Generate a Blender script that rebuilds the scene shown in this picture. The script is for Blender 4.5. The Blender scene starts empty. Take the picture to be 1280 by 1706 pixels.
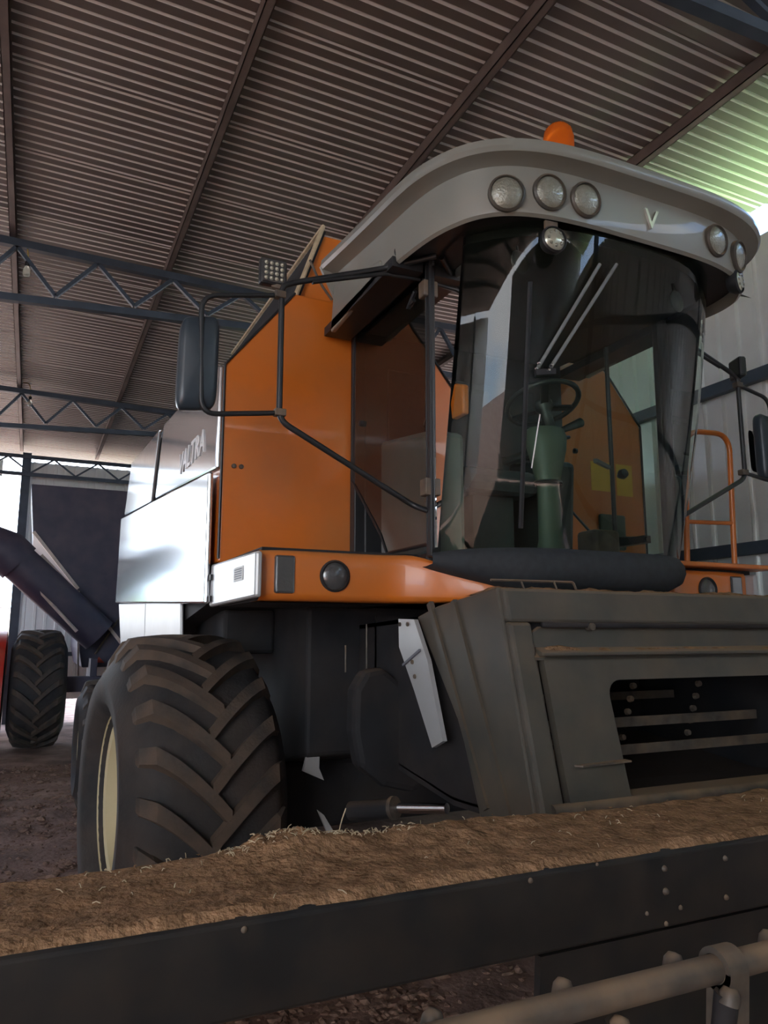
import bpy, math, random
from mathutils import Vector, Matrix, noise
random.seed(7)
S = bpy.context.scene
C = S.collection
PI = math.pi

# ------------------------------------------------------------------ camera
F = 1250.0; TH = math.radians(25.0); PT = math.radians(9.4); EYE = 1.65
fw = Vector((math.sin(TH)*math.cos(PT), math.cos(TH)*math.cos(PT), math.sin(PT)))
rt = Vector((math.cos(TH), -math.sin(TH), 0.0))
upv = rt.cross(fw)
EYEP = Vector((0, 0, EYE))
cd = bpy.data.cameras.new('camera'); cam = bpy.data.objects.new('camera', cd); C.objects.link(cam)
cd.sensor_fit = 'VERTICAL'; cd.sensor_height = 36.0; cd.lens = F/1706*36.0
cd.clip_start = 0.05; cd.clip_end = 500
cam.matrix_world = Matrix(((rt.x, upv.x, -fw.x, 0), (rt.y, upv.y, -fw.y, 0), (rt.z, upv.z, -fw.z, EYE), (0, 0, 0, 1)))
S.camera = cam

def ray(x, y): return fw + rt*((x-640)/F) + upv*((853-y)/F)
def at(x, y, ax, v):
    """pixel -> world point on the plane axis = v"""
    d = ray(x, y); i = 'XYZ'.index(ax); t = (v-EYEP[i])/d[i]
    return EYEP + d*t

# ------------------------------------------------------------------ light
S.view_settings.view_transform = 'Standard'; S.view_settings.look = 'None'
S.view_settings.gamma = 1.0; S.view_settings.use_curve_mapping = False
S.view_settings.exposure = 1.05
w = bpy.data.worlds.new('world'); S.world = w; w.use_nodes = True
nt = w.node_tree; nt.nodes.clear()
out = nt.nodes.new('ShaderNodeOutputWorld'); bg = nt.nodes.new('ShaderNodeBackground')
tc = nt.nodes.new('ShaderNodeTexCoord')
sep = nt.nodes.new('ShaderNodeSeparateXYZ'); nt.links.new(tc.outputs['Generated'], sep.inputs[0])
ramp = nt.nodes.new('ShaderNodeValToRGB'); nt.links.new(sep.outputs['Z'], ramp.inputs[0])
ramp.color_ramp.elements[0].position = 0.0; ramp.color_ramp.elements[0].color = (0.62, 0.80, 1.0, 1)
ramp.color_ramp.elements[1].position = 0.6; ramp.color_ramp.elements[1].color = (0.16, 0.40, 0.90, 1)
cl = nt.nodes.new('ShaderNodeTexNoise'); cl.inputs['Scale'].default_value = 2.2; cl.inputs['Detail'].default_value = 6
mp = nt.nodes.new('ShaderNodeMapping'); mp.inputs['Scale'].default_value = (1, 1, 2.6)
nt.links.new(tc.outputs['Generated'], mp.inputs[0]); nt.links.new(mp.outputs[0], cl.inputs['Vector'])
cr = nt.nodes.new('ShaderNodeValToRGB'); nt.links.new(cl.outputs['Fac'], cr.inputs[0])
cr.color_ramp.elements[0].position = 0.42; cr.color_ramp.elements[1].position = 0.6
mx = nt.nodes.new('ShaderNodeMix'); mx.data_type = 'RGBA'
nt.links.new(cr.outputs[0], mx.inputs[0]); nt.links.new(ramp.outputs[0], mx.inputs[6])
mx.inputs[7].default_value = (1.0, 1.02, 1.05, 1)
nt.links.new(mx.outputs[2], bg.inputs[0]); bg.inputs[1].default_value = 4.2
nt.links.new(bg.outputs[0], out.inputs[0])
sd = bpy.data.lights.new('sun', 'SUN'); sd.energy = 14.0; sd.angle = math.radians(0.6); sd.color = (1, 0.97, 0.91)
sun = bpy.data.objects.new('sun', sd); C.objects.link(sun)
sun.rotation_euler = Vector((0.10, 0.75, -0.85)).to_track_quat('-Z', 'Y').to_euler()

# ------------------------------------------------------------------ materials
def principled(name, col, rough=0.5, metal=0.0, var=0.0, scale=8.0, dust=None, dfac=0.5, dscale=3.0, bump=0.0, bscale=40.0, spec=0.5, coat=0.0, updust=0.0, tr=0.0):
    """paint / metal / soil: base colour, noise variation, patches of dust, dust lying on upward faces, fine relief"""
    m = bpy.data.materials.new(name); m.use_nodes = True
    n = m.node_tree.nodes; l = m.node_tree.links
    b = n['Principled BSDF']
    b.inputs['Roughness'].default_value = rough; b.inputs['Metallic'].default_value = metal
    b.inputs['Specular IOR Level'].default_value = spec; b.inputs['Coat Weight'].default_value = coat
    b.inputs['Transmission Weight'].default_value = tr
    t = n.new('ShaderNodeTexCoord')
    cur = None
    rgb = n.new('ShaderNodeRGB'); rgb.outputs[0].default_value = (*col, 1); cur = rgb.outputs[0]
    if var > 0:
        z = n.new('ShaderNodeTexNoise'); z.inputs['Scale'].default_value = scale; z.inputs['Detail'].default_value = 5
        l.new(t.outputs['Object'], z.inputs['Vector'])
        r = n.new('ShaderNodeMapRange'); r.inputs[1].default_value = 0.3; r.inputs[2].default_value = 0.7
        r.inputs[3].default_value = 1-var; r.inputs[4].default_value = 1+var
        l.new(z.outputs['Fac'], r.inputs[0])
        v = n.new('ShaderNodeVectorMath'); v.operation = 'SCALE'; l.new(cur, v.inputs[0]); l.new(r.outputs[0], v.inputs['Scale'])
        cur = v.outputs[0]
    if dust:
        z = n.new('ShaderNodeTexNoise'); z.inputs['Scale'].default_value = dscale; z.inputs['Detail'].default_value = 7
        l.new(t.outputs['Object'], z.inputs['Vector'])
        r = n.new('ShaderNodeMapRange'); r.inputs[1].default_value = 0.38; r.inputs[2].default_value = 0.72
        r.inputs[3].default_value = 0; r.inputs[4].default_value = dfac
        l.new(z.outputs['Fac'], r.inputs[0]); fac = r.outputs[0]
        if updust > 0:
            g = n.new('ShaderNodeNewGeometry'); s2 = n.new('ShaderNodeSeparateXYZ'); l.new(g.outputs['Normal'], s2.inputs[0])
            r2 = n.new('ShaderNodeMapRange'); r2.inputs[1].default_value = 0.35; r2.inputs[2].default_value = 0.9
            r2.inputs[3].default_value = 0; r2.inputs[4].default_value = updust
            l.new(s2.outputs['Z'], r2.inputs[0])
            a = n.new('ShaderNodeMath'); a.operation = 'ADD'; a.use_clamp = True; l.new(fac, a.inputs[0]); l.new(r2.outputs[0], a.inputs[1]); fac = a.outputs[0]
        k = n.new('ShaderNodeMix'); k.data_type = 'RGBA'; l.new(fac, k.inputs[0]); l.new(cur, k.inputs[6]); k.inputs[7].default_value = (*dust, 1)
        cur = k.outputs[2]
        q = n.new('ShaderNodeMapRange'); q.inputs[3].default_value = rough; q.inputs[4].default_value = 0.9
        l.new(fac, q.inputs[0]); l.new(q.outputs[0], b.inputs['Roughness'])
        if metal > 0:
            q = n.new('ShaderNodeMapRange'); q.inputs[3].default_value = metal; q.inputs[4].default_value = 0.0
            l.new(fac, q.inputs[0]); l.new(q.outputs[0], b.inputs['Metallic'])
    l.new(cur, b.inputs['Base Color'])
    if bump > 0:
        z = n.new('ShaderNodeTexNoise'); z.inputs['Scale'].default_value = bscale; z.inputs['Detail'].default_value = 6
        l.new(t.outputs['Object'], z.inputs['Vector'])
        bp = n.new('ShaderNodeBump'); bp.inputs['Strength'].default_value = bump; bp.inputs['Distance'].default_value = 0.02
        l.new(z.outputs['Fac'], bp.inputs['Height']); l.new(bp.outputs[0], b.inputs['Normal'])
    return m

def glass(name, tint, ior=1.6, rough=0.0, haze=0.0):
    m = bpy.data.materials.new(name); m.use_nodes = True
    n = m.node_tree.nodes; l = m.node_tree.links; n.clear()
    o = n.new('ShaderNodeOutputMaterial'); t = n.new('ShaderNodeBsdfTransparent'); t.inputs[0].default_value = (*tint, 1)
    g = n.new('ShaderNodeBsdfGlossy'); g.inputs['Roughness'].default_value = rough
    f = n.new('ShaderNodeFresnel'); f.inputs['IOR'].default_value = ior
    k = n.new('ShaderNodeMixShader'); l.new(f.outputs[0], k.inputs[0]); l.new(t.outputs[0], k.inputs[1]); l.new(g.outputs[0], k.inputs[2])
    last = k.outputs[0]
    if haze > 0:
        d = n.new('ShaderNodeBsdfDiffuse'); d.inputs[0].default_value = (0.55, 0.6, 0.5, 1)
        k2 = n.new('ShaderNodeMixShader'); k2.inputs[0].default_value = haze
        l.new(last, k2.inputs[1]); l.new(d.outputs[0], k2.inputs[2]); last = k2.outputs[0]
    l.new(last, o.inputs[0])
    return m

DUST = (0.30, 0.20, 0.12)
M = dict(
    roof=principled('darkened_roof_pan', (0.215, 0.185, 0.165), 0.5, 0.35, var=0.15, scale=1.5),
    rib=principled('highlit_roof_rib', (0.92, 0.91, 0.88), 0.4, 0.2),  # dark pans and bright ribs put the lit rib lines into the colour
    wall=principled('pale_wall_sheet', (0.86, 0.87, 0.84), 0.28, 0.4, var=0.06, scale=2.0),
    steel=principled('dark_blue_structural_steel', (0.055, 0.075, 0.10), 0.5, 0.2, var=0.2, scale=5),
    purlin=principled('primer_brown_steel', (0.21, 0.17, 0.15), 0.5, 0.3, var=0.2, scale=4),
    soil=principled('red_soil', (0.29, 0.19, 0.15), 0.95, 0, var=0.45, scale=2.2, bump=1.0, bscale=16, spec=0.1),
    clod=principled('soil_clods', (0.25, 0.16, 0.12), 0.95, 0, var=0.4, scale=30, spec=0.1),
    orange=principled('orange_paint', (0.66, 0.165, 0.014), 0.30, 0, var=0.06, scale=3, dust=(0.40, 0.20, 0.08), dfac=0.35, dscale=2.5, coat=0.3, updust=0.4),
    silver=principled('silver_paint', (0.62, 0.64, 0.66), 0.14, 0.85, var=0.04, scale=3, bump=0.012, bscale=3.5),
    silver2=principled('dull_silver_paint', (0.55, 0.56, 0.56), 0.38, 0.4, var=0.06, scale=3, bump=0.01, bscale=5),
    white=principled('pale_grey_fibreglass', (0.26, 0.267, 0.235), 0.36, 0, var=0.08, scale=4, dust=(0.26, 0.21, 0.15), dfac=0.35, dscale=4, coat=0.25, updust=0.5),
    grey=principled('olive_grey_paint', (0.068, 0.066, 0.056), 0.45, 0.1, var=0.12, scale=6, dust=DUST, dfac=0.18, dscale=5, updust=0.7),
    dark=principled('black_chassis_paint', (0.012, 0.013, 0.016), 0.8, 0, var=0.3, scale=7, dust=DUST, dfac=0.06, dscale=4, updust=0.15),
    black=principled('black_plastic', (0.02, 0.022, 0.024), 0.42, 0, var=0.15, scale=9),
    mirror_shell=principled('black_mirror_shell', (0.03, 0.045, 0.06), 0.30, 0, var=0.12, scale=9, dust=(0.12, 0.13, 0.13), dfac=0.25),
    rubber=principled('tyre_rubber', (0.022, 0.022, 0.023), 0.75, 0, var=0.25, scale=12, dust=(0.11, 0.075, 0.055), dfac=0.4, dscale=3.5, bump=0.15, bscale=60),
    lug=principled('dusty_tyre_lug', (0.04, 0.035, 0.032), 0.75, 0, var=0.25, scale=14, dust=(0.17, 0.11, 0.07), dfac=0.7, dscale=4.5, bump=0.15, bscale=60),
    rim=principled('cream_rim_paint', (0.66, 0.58, 0.36), 0.5, 0, var=0.1, scale=6, dust=DUST, dfac=0.35),
    chrome=principled('chrome_rod', (0.8, 0.82, 0.85), 0.08, 1.0),
    iron=principled('worn_iron', (0.11, 0.095, 0.08), 0.55, 0.4, var=0.3, scale=18, dust=DUST, dfac=0.6, dscale=8, updust=0.5),
    header=principled('black_header_paint', (0.009, 0.009, 0.009), 0.6, 0, var=0.3, scale=6, dust=DUST, dfac=0.07, dscale=8),
    chaff=principled('brown_chaff', (0.34, 0.20, 0.11), 0.98, 0, var=0.40, scale=22, bump=0.9, bscale=70, spec=0.05),
    straw=principled('pale_straw', (0.52, 0.42, 0.27), 0.8, 0, var=0.2, scale=20),
    amber=principled('amber_plastic', (0.85, 0.16, 0.01), 0.2, 0, var=0.05, tr=0.25),
    lens=principled('frosted_lamp_lens', (0.30, 0.30, 0.24), 0.15, 0.25, var=0.10, scale=60, bump=0.25, bscale=120, coat=0.5),
    darklens=principled('dark_lamp_lens', (0.10, 0.10, 0.10), 0.15, 0.3, bump=0.1, bscale=60, coat=0.6),
    led=principled('led_reflector', (0.5, 0.5, 0.4), 0.2, 0.4),
    letter=principled('white_lettering', (0.9, 0.9, 0.9), 0.35),
    chromeletter=principled('bright_emblem', (0.75, 0.75, 0.68), 0.2, 0.5),
    sticker=principled('pale_sticker', (0.55, 0.56, 0.55), 0.5),
    ink=principled('sticker_print', (0.16, 0.17, 0.2), 0.6),
    warn=principled('warning_label', (0.75, 0.42, 0.03), 0.5),
    column=principled('green_grey_plastic', (0.075, 0.095, 0.078), 0.5, var=0.08, scale=6),
    seat=principled('dark_seat_fabric', (0.03, 0.035, 0.04), 0.85, var=0.15, scale=30),
    trimgrey=principled('grey_cab_trim', (0.20, 0.22, 0.22), 0.6, var=0.1, scale=4),
    red=principled('red_paint', (0.55, 0.035, 0.02), 0.4, 0, var=0.15, scale=4, dust=DUST, dfac=0.4),
    cart=principled('dark_cart_paint', (0.05, 0.045, 0.075), 0.5, 0, var=0.15, scale=3, dust=DUST, dfac=0.12),
    cartedge=principled('bare_cart_edge', (0.62, 0.50, 0.44), 0.5, 0.2, var=0.15, scale=9),
    wood=principled('weathered_wood', (0.36, 0.33, 0.30), 0.85, 0, var=0.3, scale=9),
    grass=principled('green_bounce_grass', (0.22, 0.36, 0.14), 0.9, 0, var=0.4, scale=3.0, bump=1.0, bscale=30),  # for the added strip that bounces green light into the shed
    leaf=principled('tree_foliage', (0.055, 0.11, 0.03), 0.8, 0, var=0.5, scale=3.0, bump=1.0, bscale=8),
    bark=principled('tree_bark', (0.14, 0.10, 0.07), 0.9, 0, var=0.3, scale=9),
    bulb=principled('clear_bulb_glass', (0.75, 0.72, 0.6), 0.12, 0, tr=0.55),
    wire=principled('yellow_cable', (0.45, 0.32, 0.08), 0.6),
    windshield=glass('green_tinted_glass', (0.80, 0.95, 0.84), 1.45, 0.0, 0.004),
    doorglass=glass('smoked_door_glass', (0.84, 0.93, 0.87), 1.65, 0.0, 0.004),
    mirror=principled('mirror_glass', (0.8, 0.8, 0.8), 0.02, 1.0),
)

# ------------------------------------------------------------------ mesh kit
W = {}
class MB:
    def __init__(s): s.v = []; s.f = []; s.m = []
    def add(s, vs, fs, mi=0):
        o = len(s.v); s.v += [Vector(p) for p in vs]
        for f in fs: s.f.append([i+o for i in f]); s.m.append(mi)
        return s
    def box(s, lo, hi, mi=0):
        x0, y0, z0 = lo; x1, y1, z1 = hi
        return s.add([(x0,y0,z0),(x1,y0,z0),(x1,y1,z0),(x0,y1,z0),(x0,y0,z1),(x1,y0,z1),(x1,y1,z1),(x0,y1,z1)],
                     [(3,2,1,0),(4,5,6,7),(0,1,5,4),(1,2,6,5),(2,3,7,6),(3,0,4,7)], mi)
    def prism(s, poly, d, mi=0):
        n = len(poly); d = Vector(d); a = [Vector(p) for p in poly]
        nn = sum(((a[i]-a[0]).cross(a[i+1]-a[0]) for i in range(1, n-1)), Vector())
        if nn.dot(d) > 0: a.reverse()
        return s.add(a+[p+d for p in a], [list(range(n)), list(range(2*n-1, n-1, -1))]+[[(i+1)%n, i, i+n, (i+1)%n+n] for i in range(n)], mi)
    def bar(s, a, b, wd, ht, up=(0,0,1), mi=0):
        a = Vector(a); b = Vector(b); t = (b-a).normalized(); u = Vector(up)
        sd_ = t.cross(u); sd_ = sd_.normalized() if sd_.length > 1e-4 else Vector((1,0,0)); u = sd_.cross(t)
        q = [sd_*wd/2+u*ht/2, -sd_*wd/2+u*ht/2, -sd_*wd/2-u*ht/2, sd_*wd/2-u*ht/2]
        return s.prism([a+k for k in q], b-a, mi)
    def tube(s, pts, r, n=10, mi=0, caps=True, smooth=None):
        pts = [Vector(p) for p in pts]
        rr = r if isinstance(r, (list, tuple)) else [r]*len(pts)
        rings = []; prev = None
        for i, p in enumerate(pts):
            t = (pts[min(i+1, len(pts)-1)]-pts[max(i-1, 0)]).normalized()
            if prev is None:
                u = t.cross(Vector((0,0,1)))
                if u.length < 1e-3: u = t.cross(Vector((1,0,0)))
            else: u = prev - t*prev.dot(t)
            u.normalize(); prev = u; v = t.cross(u)
            rings.append([p+(u*math.cos(2*PI*k/n)+v*math.sin(2*PI*k/n))*rr[i] for k in range(n)])
        vs = [q for g in rings for q in g]; fs = []
        for i in range(len(rings)-1):
            for k in range(n): fs.append((i*n+k, i*n+(k+1)%n, (i+1)*n+(k+1)%n, (i+1)*n+k))
        if caps: fs.append(list(range(n-1, -1, -1))); fs.append([(len(rings)-1)*n+k for k in range(n)])
        return s.add(vs, fs, mi)
    def lathe(s, prof, o=(0,0,0), axis=(0,0,1), n=24, mi=0):
        """prof: (radius, height along axis)"""
        o = Vector(o); a = Vector(axis).normalized()
        u = a.cross(Vector((0,0,1)));  u = u if u.length > 1e-3 else Vector((1,0,0)); u.normalize(); v = a.cross(u)
        vs = []; fs = []
        for (r, h) in prof:
            for k in range(n): vs.append(o+a*h+(u*math.cos(2*PI*k/n)+v*math.sin(2*PI*k/n))*max(r, 1e-4))
        for i in range(len(prof)-1):
            for k in range(n): fs.append((i*n+k, i*n+(k+1)%n, (i+1)*n+(k+1)%n, (i+1)*n+k))
        return s.add(vs, fs, mi)
    def grid(s, rows, mi=0, close=False):
        nu = len(rows[0]); vs = [p for r in rows for p in r]; fs = []
        for i in range(len(rows)-1):
            for k in range(nu if close else nu-1):
                k2 = (k+1) % nu
                fs.append((i*nu+k, i*nu+k2, (i+1)*nu+k2, (i+1)*nu+k))
        return s.add(vs, fs, mi)
    def mesh(s, name, mats, org=(0,0,0), smooth=0):
        me = bpy.data.meshes.new(name); o = Vector(org)
        me.from_pydata([tuple(p-o) for p in s.v], [], s.f)
        for m in (mats if isinstance(mats, (list, tuple)) else [mats]): me.materials.append(m if not isinstance(m, str) else M[m])
        me.polygons.foreach_set('material_index', s.m)
        if smooth:
            me.polygons.foreach_set('use_smooth', [True]*len(me.polygons))
            if smooth < 170: me.set_sharp_from_angle(angle=math.radians(smooth))
        me.update()
        return me
    def build(s, name, mats, parent=None, org=None, smooth=0, bevel=0):
        o = org if org is not None else (W[parent] if parent else Vector((0,0,0)))
        me = s.mesh(name, mats, o, smooth)
        ob = put(name, me, parent, o)
        if bevel:
            b = ob.modifiers.new('bevel', 'BEVEL'); b.width = bevel; b.segments = 2; b.limit_method = 'ANGLE'
        return ob
def put(name, me, parent=None, loc=(0,0,0), rot=None):
    ob = bpy.data.objects.new(name, me); C.objects.link(ob)
    loc = Vector(loc); W[ob] = loc
    if parent: ob.parent = parent; ob.location = loc-W[parent]
    else: ob.location = loc
    if rot: ob.rotation_euler = rot
    return ob
def tag(o, label=None, cat=None, group=None, kind=None):
    if label: o['label'] = label
    if cat: o['category'] = cat
    if group: o['group'] = group
    if kind: o['kind'] = kind
    return o
def empty(name, loc, **k):
    e = put(name, None, None, loc); tag(e, **k); return e
def text_mesh(txt, size, ext=0.003, shear=0.0):
    cu = bpy.data.curves.new('t', 'FONT'); cu.body = txt; cu.size = size; cu.extrude = ext; cu.shear = shear; cu.offset = size*0.008; cu.space_character = 1.1
    cu.align_x = 'CENTER'; cu.align_y = 'CENTER'
    o = bpy.data.objects.new('t', cu); C.objects.link(o)
    dg = bpy.context.evaluated_depsgraph_get(); me = bpy.data.meshes.new_from_object(o.evaluated_get(dg))
    bpy.data.objects.remove(o); bpy.data.curves.remove(cu)
    return me
def smoothpath(pts, n=6):
    """Catmull-Rom through the points"""
    P = [Vector(p) for p in pts]; P = [P[0]*2-P[1]]+P+[P[-1]*2-P[-2]]; o = []
    for i in range(1, len(P)-2):
        for k in range(n):
            t = k/n; a, b, c, d = P[i-1:i+3]
            o.append(0.5*((2*b)+(c-a)*t+(2*a-5*b+4*c-d)*t*t+(3*b-a-3*c+d)*t**3))
    o.append(P[-2]); return o
def roundpath(pts, r, n=5):
    """polyline with rounded corners"""
    P = [Vector(p) for p in pts]; o = [P[0]]
    for i in range(1, len(P)-1):
        a = (P[i-1]-P[i]); b = (P[i+1]-P[i]); k = min(r, a.length*0.45, b.length*0.45)
        A = P[i]+a.normalized()*k; B = P[i]+b.normalized()*k
        for j in range(n+1):
            t = j/n; o.append(A*(1-t)**2+P[i]*2*t*(1-t)+B*t*t)
    o.append(P[-1]); return o
def fbm(p, s=1.0): return noise.fractal(Vector(p)*s, 1.0, 2.0, 4)

# ------------------------------------------------------------------ the shed
WX = 5.2            # right wall
RY = 16.6           # rear wall
FY = -5.0           # front wall
LX = -9.0           # open left side
def roofz(x): return 5.45-0.023*(x-1.0)

# ground, with tyre-tracked unevenness near the machine
def gz(x, y): return 0.035*fbm((x, y, 0.3), 0.9)+0.02*fbm((x, y, 5), 3.0)
g = MB(); xs = [-200,-60,-25,-12]+[-9+i*0.30 for i in range(60)]+[12,25,60,200]; ys = [-60,-20,-9]+[-5+i*0.32 for i in range(86)]+[30,45,80,160,400]
rows = [[(x, y, gz(x, y) if -9 <= x <= 9 and -5 <= y <= 22.5 else 0.0) for x in xs] for y in ys]
floor = tag(g.grid(rows).build('floor', 'soil', smooth=180), label='red-brown bare soil floor littered with clods', kind='structure')

vg = MB(); vg.grid([[(x, y, 0.03+0.03*fbm((x, y, 2), 1.3)) for x in [5.7+0.5*i for i in range(40)]] for y in [-20+1.0*j for j in range(60)]])
tag(vg.build('added_bounce_grass', 'grass', smooth=180), label='green grass added out of view outside the right wall to bounce light in', cat='grass', kind='stuff')  # unseen strip, added to throw green light onto roof and wall

# roof: corrugated sheets laid across the purlins
ceiling = empty('ceiling', (0, 0, 5.45), label='corrugated metal roof of the shed seen from below', kind='structure')
SH = 1.03; NR = 11
m = MB(); prof = []
for i in range(NR):
    for (u, hgt) in ((0.0, 0.0), (0.70, 0.0), (0.76, 0.018), (0.92, 0.018), (0.98, 0.0)):
        t = (i+u)/NR; prof.append((t*(SH+0.02), hgt-0.016*t))
prof.append((SH+0.02, -0.018))
xa, xb = LX-0.3, WX+0.32
rows = [[(x, y, z+roofz(x)-5.45) for (y, z) in prof] for x in (xa, -4.5, 0.0, xb)]
m.grid(rows)
# rib highlights painted in: brown pans darkened, raised ribs in a bright metal colour
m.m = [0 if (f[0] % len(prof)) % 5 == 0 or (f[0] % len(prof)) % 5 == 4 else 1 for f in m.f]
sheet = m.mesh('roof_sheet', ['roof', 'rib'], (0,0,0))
y = FY-0.3
while y < RY+0.1:
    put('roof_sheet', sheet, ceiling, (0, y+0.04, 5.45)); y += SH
for px in (-6.2, -4.75, -3.3, -1.85, -0.40, 1.03, 2.50, 4.05):
    z = roofz(px)-0.022
    b = MB(); b.box((px-0.03, FY, z-0.10), (px-0.024, RY, z)); b.box((px-0.03, FY, z-0.006), (px+0.03, RY, z)); b.box((px-0.03, FY, z-0.10), (px+0.03, RY, z-0.094)); b.box((px+0.024, FY, z-0.10), (px+0.03, RY, z-0.085))
    b.build('purlin', 'purlin', ceiling)

# roof trusses
def truss(Y, label, x0, x1):
    def bot(x): return 4.83+0.057*(x-0.0) if x < 4 else 5.05
    T = empty('roof_truss', ((x0+x1)/2, Y, 4.8), label=label, cat='truss', group='roof trusses')
    zt = lambda x: roofz(x)-0.16
    MB().bar((x0, Y, zt(x0)), (x1, Y, zt(x1)), 0.07, 0.075).build('top_chord', 'steel', T)
    MB().bar((x0, Y, bot(x0)), (x1, Y, bot(x1)), 0.07, 0.07).build('bottom_chord', 'steel', T)
    x = x0; k = 0; st = 0.36
    while x+st <= x1+1e-3:
        a = (x, Y, zt(x)-0.03) if k % 2 == 0 else (x, Y, bot(x)+0.03)
        e = x+st; b = (e, Y, bot(e)+0.03) if k % 2 == 0 else (e, Y, zt(e)-0.03)
        MB().bar(a, b, 0.035, 0.045, (0, 1, 0)).build('web_member', 'steel', T)
        x += st; k += 1
    return T
truss(2.45, 'lattice steel truss overhead above the cab, nearest of the trusses', -8.28, 4.95)
truss(7.45, 'lattice steel truss behind the left mirror, with a hanging bulb', -8.28, 4.95)
truss(12.25, 'smaller-looking lattice steel truss further back, above the silver side panels', -8.28, 4.95)

# right wall: trapezoidal sheets on girts
wall_right = empty('wall_right', (WX, 5, 0), label='pale ribbed metal wall on the right of the combine', kind='structure')
m = MB(); P_ = 0.2; NP = 5; prof = []
for i in range(NP):
    o = i*P_
    prof += [(o, 0), (o+0.10, 0), (o+0.105, 0.04), (o+0.155, 0.04), (o+0.16, 0.0)]
prof.append((NP*P_+0.01, 0.002))
zt = roofz(WX)-0.46
ws = m.grid([[(WX+d+z*0.001, yy, z) for (yy, d) in prof] for z in (0.15, zt)]).mesh('wall_sheet', 'wall', (WX, 0, 0))
y = FY
while y < RY-0.2:
    put('wall_sheet', ws, wall_right, (WX, y, 0)); y += NP*P_
for z in (0.95, 2.34, 3.72):
    MB().box((WX-0.07, FY, z-0.05), (WX-0.005, RY, z+0.05)).build('girt', 'steel', wall_right)
for y in (-2.4, 2.45, 7.45, 12.25):
    MB().box((WX-0.26, y-0.07, -0.1), (WX-0.075, y+0.07, roofz(WX)-0.13)).build('column', 'steel', wall_right)

# rear wall with the big doorway
wall_back = empty('wall_back', (0, RY, 0), label='ribbed metal rear wall with a tall bright doorway', kind='structure')
DX0, DX1, DZ = -6.0, -0.27, 4.82
m = MB()
wb = m.grid([[(yy, RY-d, z) for (yy, d) in prof] for z in (0.42, 5.16)]).mesh('wall_sheet', 'wall', (0, RY, 0))
wl = MB().grid([[(yy, RY-d, z) for (yy, d) in prof] for z in (DZ, 5.16)]).mesh('wall_sheet', 'wall', (0, RY, 0))
x = DX1
while x < WX-0.5: put('wall_sheet', wb, wall_back, (x, RY, 0)); x += 1.0
x = DX0+0.27
while x < DX1-0.5: put('wall_sheet', wl, wall_back, (x, RY, 0)); x += 1.0
for x in (-9.0, -8.0, -7.0): put('wall_sheet', wb, wall_back, (x, RY, 0))
for (x, ww) in ((DX1-0.02, 0.16), (DX0, 0.16), (2.6, 0.12)):
    MB().box((x-ww/2, RY-0.22, -0.1), (x+ww/2, RY-0.06, 5.3)).build('post', 'steel', wall_back)
for z in (1.3, 3.2):
    MB().box((DX1, RY-0.12, z-0.04), (WX-0.3, RY-0.06, z+0.04)).build('girt', 'steel', wall_back)
MB().bar((LX, RY-0.26, 5.22), (WX-0.3, RY-0.26, 5.20), 0.06, 0.07).build('lintel_chord', 'steel', wall_back)
MB().bar((LX, RY-0.26, DZ+0.03), (WX-0.3, RY-0.26, DZ+0.03), 0.06, 0.07).build('lintel_chord', 'steel', wall_back)
x = -3.15; k = 0
while x < 4.2:
    a, b = (5.19, DZ+0.06) if k % 2 == 0 else (DZ+0.06, 5.19)
    MB().bar((x, RY-0.26, a), (x+0.42, RY-0.26, b), 0.03, 0.045, (0,1,0)).build('web_member', 'steel', wall_back); x += 0.42; k += 1

# front wall behind the viewer, with a wide doorway at its left end
wall_front = empty('wall_front', (0, FY, 0), label='ribbed metal front wall of the shed', kind='structure')
wq = MB().grid([[(yy, FY+d, z) for (yy, d) in prof] for z in (0.05, 5.3)]).mesh('wall_sheet', 'wall', (0, FY, 0))
x = -3.8
while x < WX-0.2: put('wall_sheet', wq, wall_front, (x, FY, 0)); x += 1.0
# left wall
wall_left = empty('wall_left', (LX, 5, 0), label='ribbed metal wall on the left side of the shed', kind='structure')
wf = MB().grid([[(LX-d, yy, z) for (yy, d) in prof] for z in (0.1, 5.4)]).mesh('wall_sheet', 'wall', (LX, 0, 0))
y = FY
while y < RY-0.2: put('wall_sheet', wf, wall_left, (LX, y, 0)); y += NP*P_
for y in (-2.4, 2.45, 7.45, 12.25):
    MB().box((LX-0.1, y-0.1, -0.1), (LX+0.1, y+0.1, 5.5)).build('post', 'steel', wall_left)

# bulbs hanging from the trusses
def bulb(px, py, Y, label, drop):
    p = at(px, py, 'Y', Y)
    e = empty('light_bulb', p, label=label, cat='light bulb', group='bulbs hanging from trusses')
    MB().lathe([(0.001, -0.085), (0.022, -0.08), (0.034, -0.06), (0.036, -0.03), (0.026, 0.005), (0.018, 0.02)], p, n=14).build('glass_envelope', 'bulb', e, smooth=180)
    MB().lathe([(0.001, 0.075), (0.018, 0.07), (0.022, 0.06), (0.022, 0.02), (0.001, 0.015)], p, n=12).build('socket', 'black', e, smooth=40)
    MB().tube(smoothpath([p+Vector((0,0,0.07)), p+Vector((0.0,0,drop*0.6)), p+Vector((-0.03, 0.0, drop)), p+Vector((-0.11, 0, drop+0.02))]), 0.007, 6).build('cable', 'wire', e, smooth=180)
bulb(45, 447, 7.45, 'clear bulb hanging from the nearer lattice truss at the left edge', 0.24)
bulb(50, 668, 12.25, 'clear bulb hanging from the far lattice truss at the left edge', 0.26)

# ------------------------------------------------------------------ combine harvester
XC = 2.34
def mir(p): return Vector((2*XC-p[0], p[1], p[2]))
comb = empty('combine_harvester', (XC, 4.2, 0), label='orange and silver combine harvester with glazed cab parked in the shed', cat='harvester')
SX = 0.835                         # plane of the silver side panels

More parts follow.
